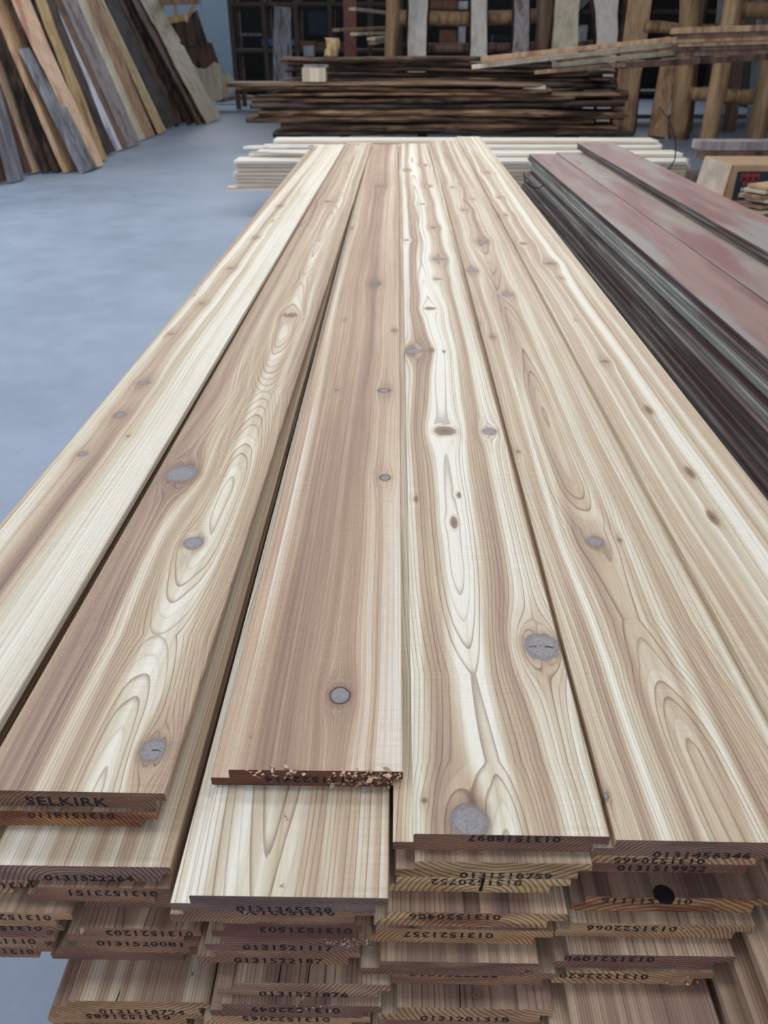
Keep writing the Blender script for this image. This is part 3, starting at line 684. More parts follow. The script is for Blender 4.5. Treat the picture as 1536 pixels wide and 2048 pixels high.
# ------------------------------------------------------------------ dark live-edge slab stacks
YD = 13.0
def wavy_slab(name, x0, x1, y, depth, z0, t, mats, seed):
    """long slab along X, ragged bark edge to the front"""
    rg = random.Random(seed); a = [rg.uniform(0, 6.3) for _ in range(6)]; n = 26; vs = []; tilt = rg.uniform(-.015, .015)
    for i in range(n + 1):
        f = i / n; x = x0 + (x1 - x0) * f
        e = .05 * math.sin(x * 1.3 + a[0]) + .03 * math.sin(x * 3.7 + a[1]) + .012 * math.sin(x * 11 + a[2]); dz = .012 * math.sin(x * 1.1 + a[3]) + tilt * (f - .5) * 2
        th = t * (1 + .12 * math.sin(x * 2.3 + a[4])); mid = .02 + .012 * math.sin(x * 7 + a[5])
        endt = .10 * abs(math.sin(i * 1.7)) if i in (0, n) else 0
        for yy, zz in ((y + e + .02 + endt, 0), (y + e - mid + endt, th * .5), (y + e + .035 + endt, th), (y + depth, th), (y + depth, 0)):
            vs.append(Vector((x, yy, z0 + zz + dz)))
    m = 5; fs = []; mi = []
    for i in range(n):
        for k in range(m):
            fs.append([i * m + k, (i + 1) * m + k, (i + 1) * m + (k + 1) % m, i * m + (k + 1) % m]); mi.append([1, 1, 0, 1, 0][k])
    fs += [list(range(m)), [n * m + k for k in range(m)][::-1]]; mi += [1, 1]
    o = local(name, (vs, fs), mats)
    for p, q in zip(o.data.polygons, mi): p.material_index = q
    return o
DG = 'dark live-edge slabs in the stack behind the pale bundle'
def zQ(py, y): return Q(800, py, y).z
front = [(272, 262, 545, 1270, 2), (262, 248, 560, 1240, 1), (246, 234, 490, 1190, 1), (233, 219, 518, 1262, 1), (217, 206, 500, 1250, 2), (205, 194, 502, 1150, 1), (193, 186, 540, 1245, 2), (185, 175, 470, 1105, 1), (174, 166, 452, 1090, 1)]
words = ['bottom', 'second lowest', 'third from the bottom', 'fourth from the bottom', 'fifth from the bottom', 'sixth from the bottom', 'seventh from the bottom', 'next to topmost', 'topmost, furthest-left reaching']
for i, (yb_, yt_, xa, xb, mt) in enumerate(front):
    za = zQ(yb_, YD); zb2 = zQ(yt_, YD)
    x0 = Q(xa, yt_, YD).x; x1 = Q(xb, yt_, YD).x
    o = wavy_slab('live_edge_slab', x0, x1, YD + (.0 if i > 1 else .03), .75, za, (zb2 - za) * .92, [M['dark_top'], M['brown_edge' if i in (3, 6, 8) else 'dark_slab' if mt == 1 else 'dark_slab2']], i + 4)
    tag(o, 'dark bark-edged slab in the front stack, ' + words[i], 'wood slab', DG)
zbot = zQ(272, YD)
for sx in (-1.6, .4, 2.6):
    o = aabb('timber_bearer', sx - .07, sx + .07, YD + .08, YD + .7, 0, zbot - .01, M['slab_dark'])
    tag(o, 'dark timber bearer hidden under the live-edge slab stack', 'bearer', 'bearers under the slab stack')
YD2 = 14.3
back = [(200, 180, 590, 1262), (179, 165, 575, 1240), (164, 156, 562, 1238), (154, 146, 600, 1205), (145, 138, 570, 1236), (136, 125, 575, 1226), (124, 113, 560, 1222)]
prev = 0
for i, (yb_, yt_, xa, xb) in enumerate(back):
    za = zQ(yb_, YD2); zb2 = zQ(yt_, YD2)
    o = wavy_slab('live_edge_slab', Q(xa, yt_, YD2).x, Q(xb, yt_, YD2).x, YD2, .7, za, (zb2 - za) * .95, [M['dark_top'] if i < 6 else M['slab_brown'], M['dark_slab2' if i % 2 else 'dark_slab']], i + 40)
    tag(o, 'charcoal slab in the rear, higher stack, ' + ['lowest', 'second up', 'third up', 'fourth up', 'fifth up', 'sixth up', 'topmost'][i], 'wood slab', 'charcoal slabs in the rear stack')
for sx in (-.9, 1.2, 3.0):
    o = aabb('timber_bearer', sx - .07, sx + .07, YD2 + .08, YD2 + .6, 0, zQ(200, YD2) - .01, M['slab_dark'])
    tag(o, 'tall dark bearer hidden under the rear slab stack', 'bearer', 'bearers under the rear slab stack')
# little ragged slab ends sticking out on the right of the stacks
for i, (xa, xb, ya) in enumerate(((1190, 1236, 148), (1200, 1240, 165), (1185, 1238, 188), (1205, 1256, 210), (1215, 1262, 228), (1190, 1266, 246))):
    pz = zQ(ya, YD + .45)
    o = wavy_slab('slab_offcut', Q(xa, ya, YD + .45).x, Q(xb, ya, YD + .45).x, YD + .95, .25, pz, .04, [M['dark_top'], M['dark_slab2']], i + 70)
    tag(o, 'dark splintered slab end jutting from the right side of the slab stack, %s' % ['topmost', 'second down', 'third down', 'fourth down', 'fifth down', 'lowest'][i], 'wood slab', 'splintered slab ends')
# pale squared block with a cap and a pale chip on the slabs
zt9 = zQ(166, YD)
b0 = Q(628, 166, YD + .05)
rt = empty('timber_block', (b0.x, YD + .22, zt9)); tag(rt, 'pale squared timber block with a grey cap resting on the dark slab stack', 'wood block')
aabb('block', b0.x - .17, b0.x + .17, YD + .05, YD + .4, zt9 + .012, zt9 + .19, M['slab_cream'], parent=rt)
aabb('cap_board', b0.x - .16, b0.x + .2, YD + .2, YD + .46, zt9 + .19, zt9 + .225, M['slab_grey'], parent=rt)
c0 = Q(1068, 182, YD)
o = aabb('wood_offcut', c0.x - .16, c0.x + .16, YD - .02, YD + .2, zQ(187, YD), zQ(171, YD) , M['slab_white']); tag(o, 'small white offcut on the right part of the dark slab stack', 'wood block')

# ------------------------------------------------------------------ slabs leaning on the left
LG = 'rough slabs leaning along the left wall'
LEAN = [ # foot px, a px the near edge passes, width along the wall, thickness, face, waviness, label
 (20, 368, -10, 262, .3, .05, 'slab_grey', .03, 'narrow pale grey plank, nearest foot at the left margin'),
 (-20, 374, -60, 262, .4, .06, 'slab_brown', .05, 'brown slab cut off by the left margin'),
 (46, 352, 0, 228, .3, .08, 'slab_brown', .12, 'bark-flecked brown slab right of the narrow grey plank'),
 (66, 349, 0, 178, .34, .06, 'slab_pink', .05, 'dull reddish slab right of the bark-flecked brown one'),
 (90, 348, 0, 112, .4, .07, 'slab_dark', .14, 'blackened wavy-edged slab, left of two dark ones beside the broad tan slab'),
 (110, 347, 0, 78, .34, .06, 'slab_dark', .08, 'smooth blackish slab touching the broad tan one'),
 (130, 347, 0, 50, .52, .06, 'slab_tan', .04, 'broad tan slab standing left of the short grey board'),
 (163, 348, 38, 100, .40, .05, 'slab_grey', .02, 'short weathered blue-grey board whose top end shows'),
 (172, 344, 15, 0, .46, .05, 'slab_pink', .10, 'big pinkish-orange slab rising behind the short grey board'),
 (189, 328, 62, 0, .34, .05, 'slab_yellow', .14, 'knotty yellow-orange live-edge slab'),
 (206, 314, 76, 0, .36, .07, 'slab_dark', .14, 'black-barked slab left of the slim bluish-white plank'),
 (231, 305, 90, 0, .2, .05, 'slab_blue', .03, 'slim bluish-white plank'),
 (240, 302, 104, 0, .24, .05, 'slab_brown', .04, 'dark brown plank between the bluish and the purplish ones'),
 (251, 298, 118, 0, .52, .05, 'slab_purple', .04, 'wide purplish-grey slab in the middle of the row'),
 (279, 283, 157, 0, .18, .05, 'slab_cream', .03, 'thin cream plank right of the purplish slab'),
 (288, 279, 168, 0, .42, .05, 'slab_tan', .06, 'greyish tan plank right of the thin cream one'),
 (313, 271, 183, 0, .30, .06, 'slab_yellow', .12, 'yellowish live-edge slab with bulging edge'),
 (324, 265, 197, 0, .16, .04, 'slab_cream', .03, 'slender cream strip beside the dark slabs'),
 (331, 258, 204, 0, .62, .06, 'slab_dark', .05, 'wide charcoal slab, first of the dark ones'),
 (352, 253, 232, 0, .6, .06, 'slab_brown', .08, 'dark brown slab, second of the dark ones'),
 (376, 251, 246, 0, .6, .07, 'slab_dark', .12, 'blackish slab with torn bark, third of the dark ones'),
 (394, 250, 259, 0, .5, .05, 'slab_brown', .1, 'brown split slab beside the broad beige one'),
 (409, 248, 271, 0, 1.0, .06, 'slab_cream', .1, 'broad beige slab at the right end of the leaning row'),
]
for i, (bx, by, tx, ty, w, t, mt, wav, lab) in enumerate(LEAN):
    b = P(bx, by, 0.0); q = Q(tx, ty, b.y)
    u = (q - b); dirn = u.normalized()
    Ln = min(2.9, max(2.3, u.length * 1.4)) / max(.5, dirn.z)
    wv = Vector((.18, 1, 0)).normalized()
    c = b + wv * (w / 2) + Vector((0, 0, t * .35))
    if i == 7: Ln = u.length
    o = slab('leaning_slab', c, c + dirn * Ln, wv, w, w * .9, t, [M[mt], M['bark'] if wav > .07 else M[mt]], i + 9, wav)
    tag(o, lab + ', leaning at the left wall', 'wood slab', LG)

# big rounds and shaped slabs beyond the leaning row
def outline_slab(name, pts, y, t, mat, yawv=0.0):
    fr_ = [Q(a, b, y) for a, b in pts]; cx = sum(p.x for p in fr_) / len(fr_)
    fr_ = [Vector((p.x, p.y + (p.x - cx) * yawv, p.z)) for p in fr_]
    bk = [p + Vector((0, t, 0)) for p in fr_]; n = len(fr_)
    fs = [list(range(n)), list(range(n, 2 * n))[::-1]] + [[i, n + i, n + (i + 1) % n, (i + 1) % n] for i in range(n)]
    return local(name, (fr_ + bk, fs), mat)
YL = 19.5
ff = P(430, 236, 0)
o = outline_slab('wood_slab', [(338, 50), (350, 40), (374, 36), (392, 20), (404, 60), (412, 84), (420, 86), (434, 130), (440, 160), (400, 172), (372, 120), (350, 90)], 21.8, .08, M['slab_brown'], .5)
tag(o, 'big greyish-brown crooked slab propped against the back left corner wall', 'wood slab')
o = outline_slab('wood_slab', [(376, 128), (384, 124), (396, 136), (412, 138), (428, 124), (440, 130), (444, 150), (456, 146), (464, 158), (470, 180), (456, 190), (440, 200), (424, 204), (414, 214), (400, 180)], 21.5, .07, M['slab_cream'], .3)
tag(o, 'jagged pale wood cookie slab standing at the end of the leaning row', 'wood slab')
rt = empty('sawhorse', Q(360, 236, 19.8)); tag(rt, 'light wooden stool-like frame on top of the leaning slabs at the top left', 'frame')
beam('rail', Q(318, 2, 19), Q(402, 0, 19), .09, .14, M['slab_tan'], parent=rt); beam('rail', Q(330, 42, 19), Q(376, 34, 19), .08, .12, M['slab_yellow'], parent=rt)
for a, b in (((326, 4), (322, 46)), ((350, 2), (352, 42)), ((392, 0), (372, 44))): beam('leg', Q(*a, 19), Q(*b, 19), .06, .06, M['slab_tan'], parent=rt)
o = tube('dark_hose', px_curve([(388, 24), (392, 60), (396, 84), (388, 96), (370, 92), (360, 84)], 18.2), .018, M['wire']); tag(o, 'dark looped cord hanging in front of the greyish crooked slab', 'cord')
o = outline_slab('wood_offcut', [(424, 202), (470, 190), (520, 194), (520, 200), (470, 200), (440, 206)], 23.5, .3, M['slab_tan']); tag(o, 'flat tan offcut lying on edge past the leaning row beside the floor edge', 'wood block')

# ------------------------------------------------------------------ rear rack, logs, standing slabs
def vlog(xa, ya, xb, yb_, y, rpx, lab, mat='logw', cat='log', y2=None, seed=0, name='peeled_log_post'):
    p0 = Q(xa, ya, y); p1 = Q(xb, yb_, y2 or y); r = (Q(xa + rpx, ya, y) - p0).x
    if p0.z < 9: p0 = p0 + (p1 - p0) * ((0.0 - p0.z) / (p1.z - p0.z))
    o = log(name, p0, p1 + (p1 - p0) * .3, r, r * .95, M[mat], seed); return tag(o, lab, cat, 'peeled log posts of the rear rack')
vlog(782, 160, 783, 0, 16.5, 13, 'peeled log post left of the bark-edged white slab', seed=1)
vlog(1088, 200, 1090, 0, 17.2, 16, 'dark peeled log post between two pale upright slabs', 'slab_brown', seed=2)
vlog(1362, 262, 1378, 0, 15.2, 20, 'thick log post standing right of the small tan slab', seed=3)
vlog(1416, 296, 1466, 0, 13.3, 17, 'slanting peeled log post in front of the timber beam', seed=4)
vlog(1505, 285, 1560, 60, 13.6, 19, 'slanting log post at the right margin', seed=5)
def hlog(xa, ya, xb, yb_, y, rpx, lab, seed=0, mat='logw'):
    p0 = Q(xa, ya, y); r = (Q(xa + rpx, ya, y) - p0).x
    tag(log('peeled_log_rail', p0, Q(xb, yb_, y), r, r, M[mat], seed), lab, 'log', 'horizontal logs of the rear rack')
hlog(796, 36, 1140, 34, 17.6, 13, 'upper horizontal log behind the standing slabs', 11)
hlog(850, 96, 1240, 92, 17.6, 9, 'lower horizontal log behind the standing slabs', 12, 'slab_brown')
hlog(1290, 55, 1460, 60, 15.6, 11, 'horizontal log linking the posts at the upper right', 13)
hlog(1380, 190, 1512, 192, 14.6, 13, 'low horizontal log between the two slanting posts', 14)
hlog(1470, 22, 1620, 26, 14.6, 14, 'horizontal log at the top right corner', 15)
SG = 'live-edge slabs standing against the rear rack'
def vslab(xa, xb, ya, xc, xd, yb_, y, mat, lab, seed, bark=True, wav=.08):
    """front-facing slab: bottom from xa..xb at ya, top xc..xd at yb"""
    m0 = Q((xa + xb) / 2, ya, y); m1 = Q((xc + xd) / 2, yb_, y + .35)
    if m0.z < 9: m0 = m0 + (m1 - m0) * ((.02 - m0.z) / (m1.z - m0.z))
    w0 = (Q(xb, ya, y) - Q(xa, ya, y)).length; w1 = (Q(xd, yb_, y) - Q(xc, yb_, y)).length
    o = slab('standing_slab', m0, m1 + (m1 - m0) * .35, Vector((1, 0, 0)), w0, w1, .08, [M[mat], M['bark'] if bark else M[mat]], seed, wav, rows=30, bev=.80 if bark else .95)
    tag(o, lab, 'wood slab', SG)
vslab(808, 858, 112, 812, 858, 0, 16.8, 'slab_white', 'bright bark-edged slab right beside the left peeled log post', 21)
vslab(936, 978, 110, 938, 978, 0, 16.8, 'slab_white', 'ivory slab with straight edges between the two rack bays', 22, True, .03)
vslab(1020, 1064, 110, 1024, 1062, 0, 16.8, 'slab_purple', 'pinkish-white slab with rough bark on both sides', 23)
vslab(1104, 1156, 110, 1110, 1160, 0, 16.6, 'slab_cream', 'two-toned pale slab between the dark log post and the narrow shelf gap', 24, False, .04)
vslab(1190, 1236, 110, 1182, 1246, 0, 16.4, 'slab_white', 'wavy white slab with dark bark, left of the broad beige slab', 25, True, .12)
vslab(1218, 1276, 240, 1250, 1308, 0, 15.9, 'slab_tan', 'broad beige slab leaning rightwards behind the projecting strips', 26, True, .05)
vslab(1302, 1336, 232, 1322, 1352, 128, 15.4, 'slab_tan', 'short tan slab propped beside the thick log post', 27, False, .05)
vslab(1062, 1072, 110, 1158, 1182, 0, 17.4, 'slab_grey', 'dark grey slab leaning behind the pale ones', 28, True, .05)
o = slab('standing_slab', Q(560, 162, 19.0) - Vector((0, 0, .7)), Q(566, 14, 19.4), Vector((-1, 0, 0)), .42, .36, .06, [M['slab_grey'], M['slab_grey']], 31, .04)
tag(o, 'pale grey board standing before the dark shelves at the left', 'wood slab')
# red-brown column
p0 = Q(702, 160, 19.5); o = beam('steel_column', (p0.x, 19.5, 0), (p0.x, 19.5, 4.2), .26, .26, m_flat('red_oxide_steel', (128, 78, 68), .6), up=Vector((0, 1, 0))); tag(o, 'red-oxide steel column behind the slab stacks', 'column')
o = log('wood_log', Q(664, 113, 14.55), Q(664, 76, 14.55), .115, .115, M['slab_yellow'], 3); tag(o, 'upright yellowish log round between the grey board and the red column', 'log')

# shelving at the back left
YS = 22.0
sh = empty('shelving_rack', (Q(600, 150, YS).x, YS + .4, 0)); tag(sh, 'dark timber shelving rack full of clutter at the back left', 'shelving')
xs0 = Q(462, 80, YS).x; xs1 = Q(780, 80, YS).x
M['rackw'] = m_flat('dark_rack_timber', (88, 74, 66), .8)
for px in (466, 531, 594, 662, 740):
    x = Q(px, 80, YS).x; beam('upright', (x, YS, 0), (x, YS, 3.6), .11, .11, M['rackw'], up=Vector((0, 1, 0)), parent=sh)
    beam('upright', (x, YS + .9, 0), (x, YS + .9, 3.6), .11, .11, M['rackw'], up=Vector((0, 1, 0)), parent=sh)
for py in (4, 98):
    z = Q(600, py, YS).z; aabb('shelf', xs0, xs1, YS - .03, YS + 1.0, z - .07, z, M['rackw'], parent=sh)
zs = Q(600, 98, YS).z
jm = {'blue': m_flat('blue_plastic', (52, 104, 150), .5), 'brownbox': m_flat('brown_carton', (132, 96, 74), .8), 'greyjunk': m_flat('grey_metal', (92, 96, 102), .5), 'navy': m_flat('navy_sheet', (34, 44, 62), .6), 'white': m_flat('white_paper', (206, 206, 208), .7)}
def item(name, x0p, y0p, x1p, y1p, y, dep, mat, lab, cat, group=None):
    a = Q(x0p, y1p, y); b = Q(x1p, y0p, y)
    o = aabb(name, a.x, b.x, y, y + dep, a.z, b.z, mat); tag(o, lab, cat, group); return o
item('storage_bin', 524, 78, 590, 92, YS + .1, .5, jm['blue'], 'bright blue tray on the dark shelf', 'bin')
item('carton', 596, 82, 628, 97, YS + .1, .4, jm['brownbox'], 'reddish-brown carton on the dark shelf', 'box')
item('plank_bundle', 480, 66, 516, 72, YS + .1, .6, M['slab_grey'], 'grey plank lying on odds and ends at the left of the shelf', 'board')
item('metal_panel', 618, 22, 656, 70, YS + .3, .1, jm['navy'], 'dark blue panel standing on the shelf behind the uprights', 'panel')
item('carton', 632, 84, 690, 97, YS + .15, .4, M['slab_brown'], 'brown timber offcut box beside the log round on the shelf', 'box')
item('bucket', 608, 92, 626, 113, 14.5, .3, jm['greyjunk'], 'grey container on the rear slab stack, left of the log round', 'bucket')
for o_ in (): pass
# boards poking left from the rear rack
for i, (xa, ya, xb, yb_) in enumerate(((704, 18, 775, 26), (671, 60, 770, 56), (742, 78, 772, 74), (744, 86, 772, 82), (708, 68, 770, 66))):
    o = beam('protruding_board', Q(xa, ya, 17.4), Q(xb, yb_, 18.6), .16, .05, M['slab_cream' if i % 2 == 0 else 'slab_tan'])
    tag(o, 'pale board end poking out left of the peeled log post, ' + ['topmost', 'longest', 'third down', 'lowest', 'brownish one'][i], 'board', 'board ends on the rear rack')
# dark storage shelves behind the standing slabs
rk = empty('storage_shelves', (3, 20, 0)); tag(rk, 'dark storage shelves behind the standing slabs across the back', 'shelving')
xk0 = Q(800, 60, 20).x; xk1 = Q(1700, 60, 20).x
for k in range(7):
    x = xk0 + (xk1 - xk0) * k / 6; beam('upright', (x, 20, 0), (x, 20, 3.4), .12, .12, M['rackw'], up=Vector((0, 1, 0)), parent=rk)
for z in (.5, Q(800, 87, 20).z, Q(800, 19, 20).z): aabb('shelf', xk0, xk1, 20, 21, z - .06, z, M['rackw'], parent=rk)
for i, (xa, ya, xb, yb_, mt, lab) in enumerate(((918, 2, 936, 12, 'white', 'white box high behind the ivory slab'), (917, 52, 932, 82, 'white', 'small white label card hanging in the dark rack gap'), (1158, 50, 1176, 82, 'white', 'upright white carton in the gap left of the wavy slab'),
        (860, 0, 915, 18, 'brownbox', 'dark red-brown panel high behind the rack'), (880, 60, 914, 84, 'brownbox', 'reddish carton on the shelf behind the first bay'), (985, 70, 1018, 90, 'navy', 'black crate on the shelf behind the second bay'))):
    item('stored_item', xa, ya, xb, 18 if yb_ < 30 else 86, 20.05, .3, jm[mt], lab, 'box')
# dark vertical boards behind the slanting posts
for i, (xa, xb) in enumerate(((1382, 1410), (1440, 1470), (1472, 1498), (1520, 1550))):
    o = beam('rear_board', (Q(xa, 200, 16.4).x, 16.4, 0), (Q(xa + 2, 60, 16.4).x, 16.6, 2.6), (Q(xb, 200, 16.4) - Q(xa, 200, 16.4)).x, .05, M['slab_grey'] if i % 2 else M['slab_brown'], up=Vector((0, 1, 0)))
    tag(o, 'tall dull board standing behind the slanting log posts, ' + ['leftmost', 'second', 'third', 'rightmost'][i], 'board', 'dull boards at the rear right')

# ------------------------------------------------------------------ strips projecting from the right over the slabs
PG = 'long moulding strips projecting from the right'
YP = 10.6
def strip(xa, ya, xb, yb_, y, th, wd, mat, lab, yb2=None, name='moulding_strip'):
    o = beam(name, Q(xa, ya, y), Q(xb, yb_, yb2 or y), wd, th, M[mat]); tag(o, lab, 'board', PG)
S_ = [((962, 118), (1352, 78), .05, 'slab_tan', 'top strip of the long pair reaching furthest across'),
      ((944, 134), (1352, 88), .045, 'slab_cream', 'pale strip reaching furthest left over the slab stack'),
      ((975, 121), (1352, 97), .04, 'slab_tan', 'third strip, tucked below the furthest reaching one'),
      ((1106, 131), (1360, 104), .045, 'slab_cream', 'lower pale strip starting over the middle of the slab stack'),
      ((1112, 124), (1360, 110), .05, 'slab_brown', 'brown strip under the lower pale one'),
      ((1070, 145), (1250, 130), .04, 'slab_tan', 'lowest short strip with a bright tip'),
      ((1220, 132), (1560, 112), .07, 'slab_brown', 'dark brown strip along the underside of the bundle')]
for i, (a, b, th, mt, lb) in enumerate(S_): strip(*a, *b, YP + .1 * i, th, .09, mt, lb)
for i, (ya, yb_, mt) in enumerate(((62, 52, 'slab_tan'), (71, 60, 'slab_brown'), (80, 70, 'slab_tan'), (88, 79, 'slab_tan'), (97, 88, 'slab_brown'), (108, 98, 'slab_brown'))):
    strip(1345 + (i % 2) * 8, ya, 1640, yb_, YP - .12 + .02 * i, .06, .16, mt, 'plank of the taped bundle at the upper right, ' + ['topmost', 'second down', 'third down', 'fourth down', 'fifth down', 'lowest'][i], name='bundled_plank')
q = Q(1353, 90, YP - .22)
# rack arms carrying the projecting strips
p = Q(1620, 128, YP)
o = beam('cantilever_bracket', (p.x, YP - .5, p.z - .03), (p.x, YP + .8, p.z - .03), .1, .1, M['slab_brown']); tag(o, 'timber rack arm carrying the bundle just outside the right margin', 'beam')
o = beam('rack_post', (p.x + .05, YP + .2, 0), (p.x + .05, YP + .2, p.z - .08), .12, .12, M['slab_brown'], up=Vector((0, 1, 0))); tag(o, 'timber rack post under the bundle just outside the right margin', 'post')

# ------------------------------------------------------------------ right-hand clutter beyond the red pile
a = Q(1402, 322, 7.6); b = Q(1600, 284, 7.6)
for i, (y0, y1, lb) in enumerate(((301, 284, 'upper grey-brown squared timber lying at the right, above the carton'), (320, 303, 'lower grey-brown squared timber lying at the right, just behind the carton'))):
    a = Q(1400 + 6 * i, y0, 7.9); b = Q(1700, y1, 7.9)
    o = aabb('squared_timber', a.x, b.x, 7.9, 8.15, a.z, b.z, M['slab_purple' if i == 0 else 'slab_brown']); tag(o, lb, 'timber')
a = Q(1418, 432, 6.6); zt_ = a.z
a = Q(1412, 320, 7.9)
for i, dx_ in enumerate((.25, 1.1)):
    o = aabb('timber_support', a.x + dx_, a.x + dx_ + .14, 7.92, 8.13, 0, a.z - .002, M['slab_brown']); tag(o, ['left', 'right'][i] + ' upright block under the squared timbers, hidden behind the carton', 'wood block')
o = aabb('pallet_block', Q(1385, 400, 7.3).x, Q(1425, 400, 7.3).x, 7.3, 7.6, 0, Q(1400, 350, 7.3).z, M['slab_dark']); tag(o, 'dark block with frayed top left of the carton', 'wood block')
# carton with black label
YC = 6.6
x0, x1 = Q(1422, 380, YC).x, Q(1700, 380, YC).x; z0, z1 = Q(1450, 402, YC).z, Q(1450, 330, YC).z
ct = empty('cardboard_carton', ((x0 + x1) / 2, YC + .3, z0)); tag(ct, 'tan cardboard carton with a black and red label beyond the stained pile', 'box')
M['carton'] = m_flat('tan_cardboard', (168, 138, 106), .8, .12); M['cartonside'] = m_flat('frayed_cardboard', (176, 158, 140), .9, .2)
aabb('box_body', x0 + .1, x1, YC, YC + .55, z0, z1, M['carton'], parent=ct)
vs = [Vector((x0, YC + .35, z0)), Vector((x0 + .1, YC - .01, z0)), Vector((x0 + .12, YC - .01, z1)), Vector((x0 + .04, YC + .35, z1 + .01)),
      Vector((x0 - .01, YC + .36, z0)), Vector((x0 + .09, YC - .02, z0)), Vector((x0 + .11, YC - .03, z1 + .005)), Vector((x0 + .03, YC + .36, z1 + .015))]
local('side_flap', (vs, [[0, 1, 2, 3], [7, 6, 5, 4], [0, 4, 5, 1], [1, 5, 6, 2], [2, 6, 7, 3], [3, 7, 4, 0]]), M['cartonside'], parent=ct)
lx0, lx1 = Q(1468, 380, YC - .01).x, Q(1560, 380, YC - .01).x; lz0, lz1 = Q(1480, 400, YC - .01).z, Q(1480, 343, YC - .01).z
lb = aabb('label_panel', lx0, lx1, YC - .012, YC - .002, lz0, lz1, m_flat('black_label', (30, 34, 44), .6), parent=ct); lb['label'] = 'black printed label panel'
redm = m_flat('red_print', (150, 42, 48), .6, .1); whm = m_flat('white_print', (190, 190, 190), .6, .1)
def letters(parent, text, xc, zc, w, h, y, mat, nm='lettering'):
    cu = bpy.data.curves.new(nm, 'FONT'); cu.body = text; cu.size = 1; cu.offset = .03; cu.resolution_u = 2
    o = bpy.data.objects.new(nm, cu); C.objects.link(o); bpy.context.view_layer.update()
    me = bpy.data.meshes.new_from_object(o.evaluated_get(bpy.context.evaluated_depsgraph_get()))
    n = len(me.vertices); A = np.zeros(n * 3); me.vertices.foreach_get('co', A); A = A.reshape(-1, 3); mn = A.min(0); mx = A.max(0); ct_ = (mn + mx) / 2
    B = np.stack([(A[:, 0] - ct_[0]) * w / (mx[0] - mn[0]) + xc - parent.location.x, np.full(n, y - parent.location.y), (A[:, 1] - ct_[1]) * h / (mx[1] - mn[1]) + zc - parent.location.z], -1)
    me.vertices.foreach_set('co', B.ravel()); me.materials.clear(); me.materials.append(mat); me.update()
    bpy.data.objects.remove(o); bpy.data.curves.remove(cu)
    ob = bpy.data.objects.new(nm, me); C.objects.link(ob); ob.parent = parent
lw = lx1 - lx0
def lz(py): return Q(1500, py, YC).z
letters(ct, 'MMM', Q(1500, 352, YC).x, lz(353), .14, .05, YC - .014, redm); letters(ct, 'FSI', Q(1500, 366, YC).x, lz(367), .12, .035, YC - .014, redm)
letters(ct, 'Mice', Q(1492, 378, YC).x, lz(379), .09, .03, YC - .014, whm); letters(ct, 'Resistant', Q(1496, 390, YC).x, lz(390), .16, .03, YC - .014, whm)
o = aabb('timber_bench', x0 - .1, x1 + .3, YC - .15, YC + .7, 0, z0, M['slab_tan']); tag(o, 'tan timber block pile under the carton', 'timber')
# small stack of cut boards at the right margin
YE = 5.2
for i, (py, xa) in enumerate(((430, 1500), (422, 1506), (412, 1502), (400, 1512), (392, 1500), (382, 1508), (374, 1516))):
    a = Q(xa, py, YE)
    o = beam('short_board', a + Vector((0, 0, 0)), a + Vector((.6, .35, .0)), .16, .018, M['slab_cream' if i % 2 else 'slab_tan']); tag(o, 'short cream board in the little pile at the right margin, ' + ['lowest', 'second up', 'third up', 'fourth up', 'fifth up', 'sixth up', 'topmost'][i], 'board', 'short boards at the right margin')
a = Q(1500, 436, YE); o = aabb('support_table', a.x - .15, a.x + .7, YE - .1, YE + .6, 0, a.z, M['slab_brown']); tag(o, 'low bench under the little pile of short cream boards', 'bench')

# ------------------------------------------------------------------ shavings
M['shaving'] = m_flat('pale_shaving', (206, 172, 146), .8, .25, 60)
def curl(p, n, size, seed, lab=None, name='wood_shaving'):
    rg = random.Random(seed); vs = []; fs = []; k = 7; w = size * rg.uniform(.18, .34); a0 = rg.uniform(0, 6.28); turn = rg.uniform(1.2, 3.4); r = size * .34
    ax = Vector((math.cos(a0), math.sin(a0), rg.uniform(-.2, .2))).normalized(); sx = ax.cross(Vector((0, 0, 1))).normalized()
    for i in range(k + 1):
        a = turn * i / k; o = sx * (r * math.sin(a)) + Vector((0, 0, 1)) * (r * (1 - math.cos(a)) * .7)
        for s in (-1, 1): vs.append(p + o + ax * (s * w * (1 - .5 * abs(i / k - .5))) + ax * (i * size * .06)); 
    for s in range(k): fs.append([2 * s, 2 * s + 1, 2 * s + 3, 2 * s + 2])
    base = len(vs); vs += [v + Vector((0, 0, -.00025)) for v in vs]
    fs += [[q + base for q in f][::-1] for f in fs]
    return vs, fs
SH = [(505, 1470, ZT, .007, 'tiny shaving lying on the pinkish top board, left of the round knot'), (583, 1541, ZT, .008, 'curled shaving on the end edge of the pinkish top board'),
      (570, 1630, ztop(1), .004, 'speck of shaving in the middle of the long bare board'), (576, 1640, ztop(1), .004, 'smaller speck of shaving just right of another on the long bare board'), (560, 1770, ztop(1), .006, 'small shaving near the end of the long bare board'),
      (388, 1948, ztop(8), .009, 'crumpled shaving lying on the board stamped 0131518724'), (168, 1858, ztop(5), .009, 'pale fluffy chip at the corner of the 0131521203 board'), (600, 2000, ztop(7), .007, 'shaving above the stamp of the 0131522049 board'),
      (1010, 1868, ztop(5), .004, 'speck of sawdust in the fourth column')]
for i, (px, py, z, s, lb_) in enumerate(SH):
    p = P(px, py, z) + Vector((0, 0, .0004)); o = local('wood_shaving', curl(p, None, s, i), M['shaving']); tag(o, lb_, 'shaving', 'loose wood shavings')
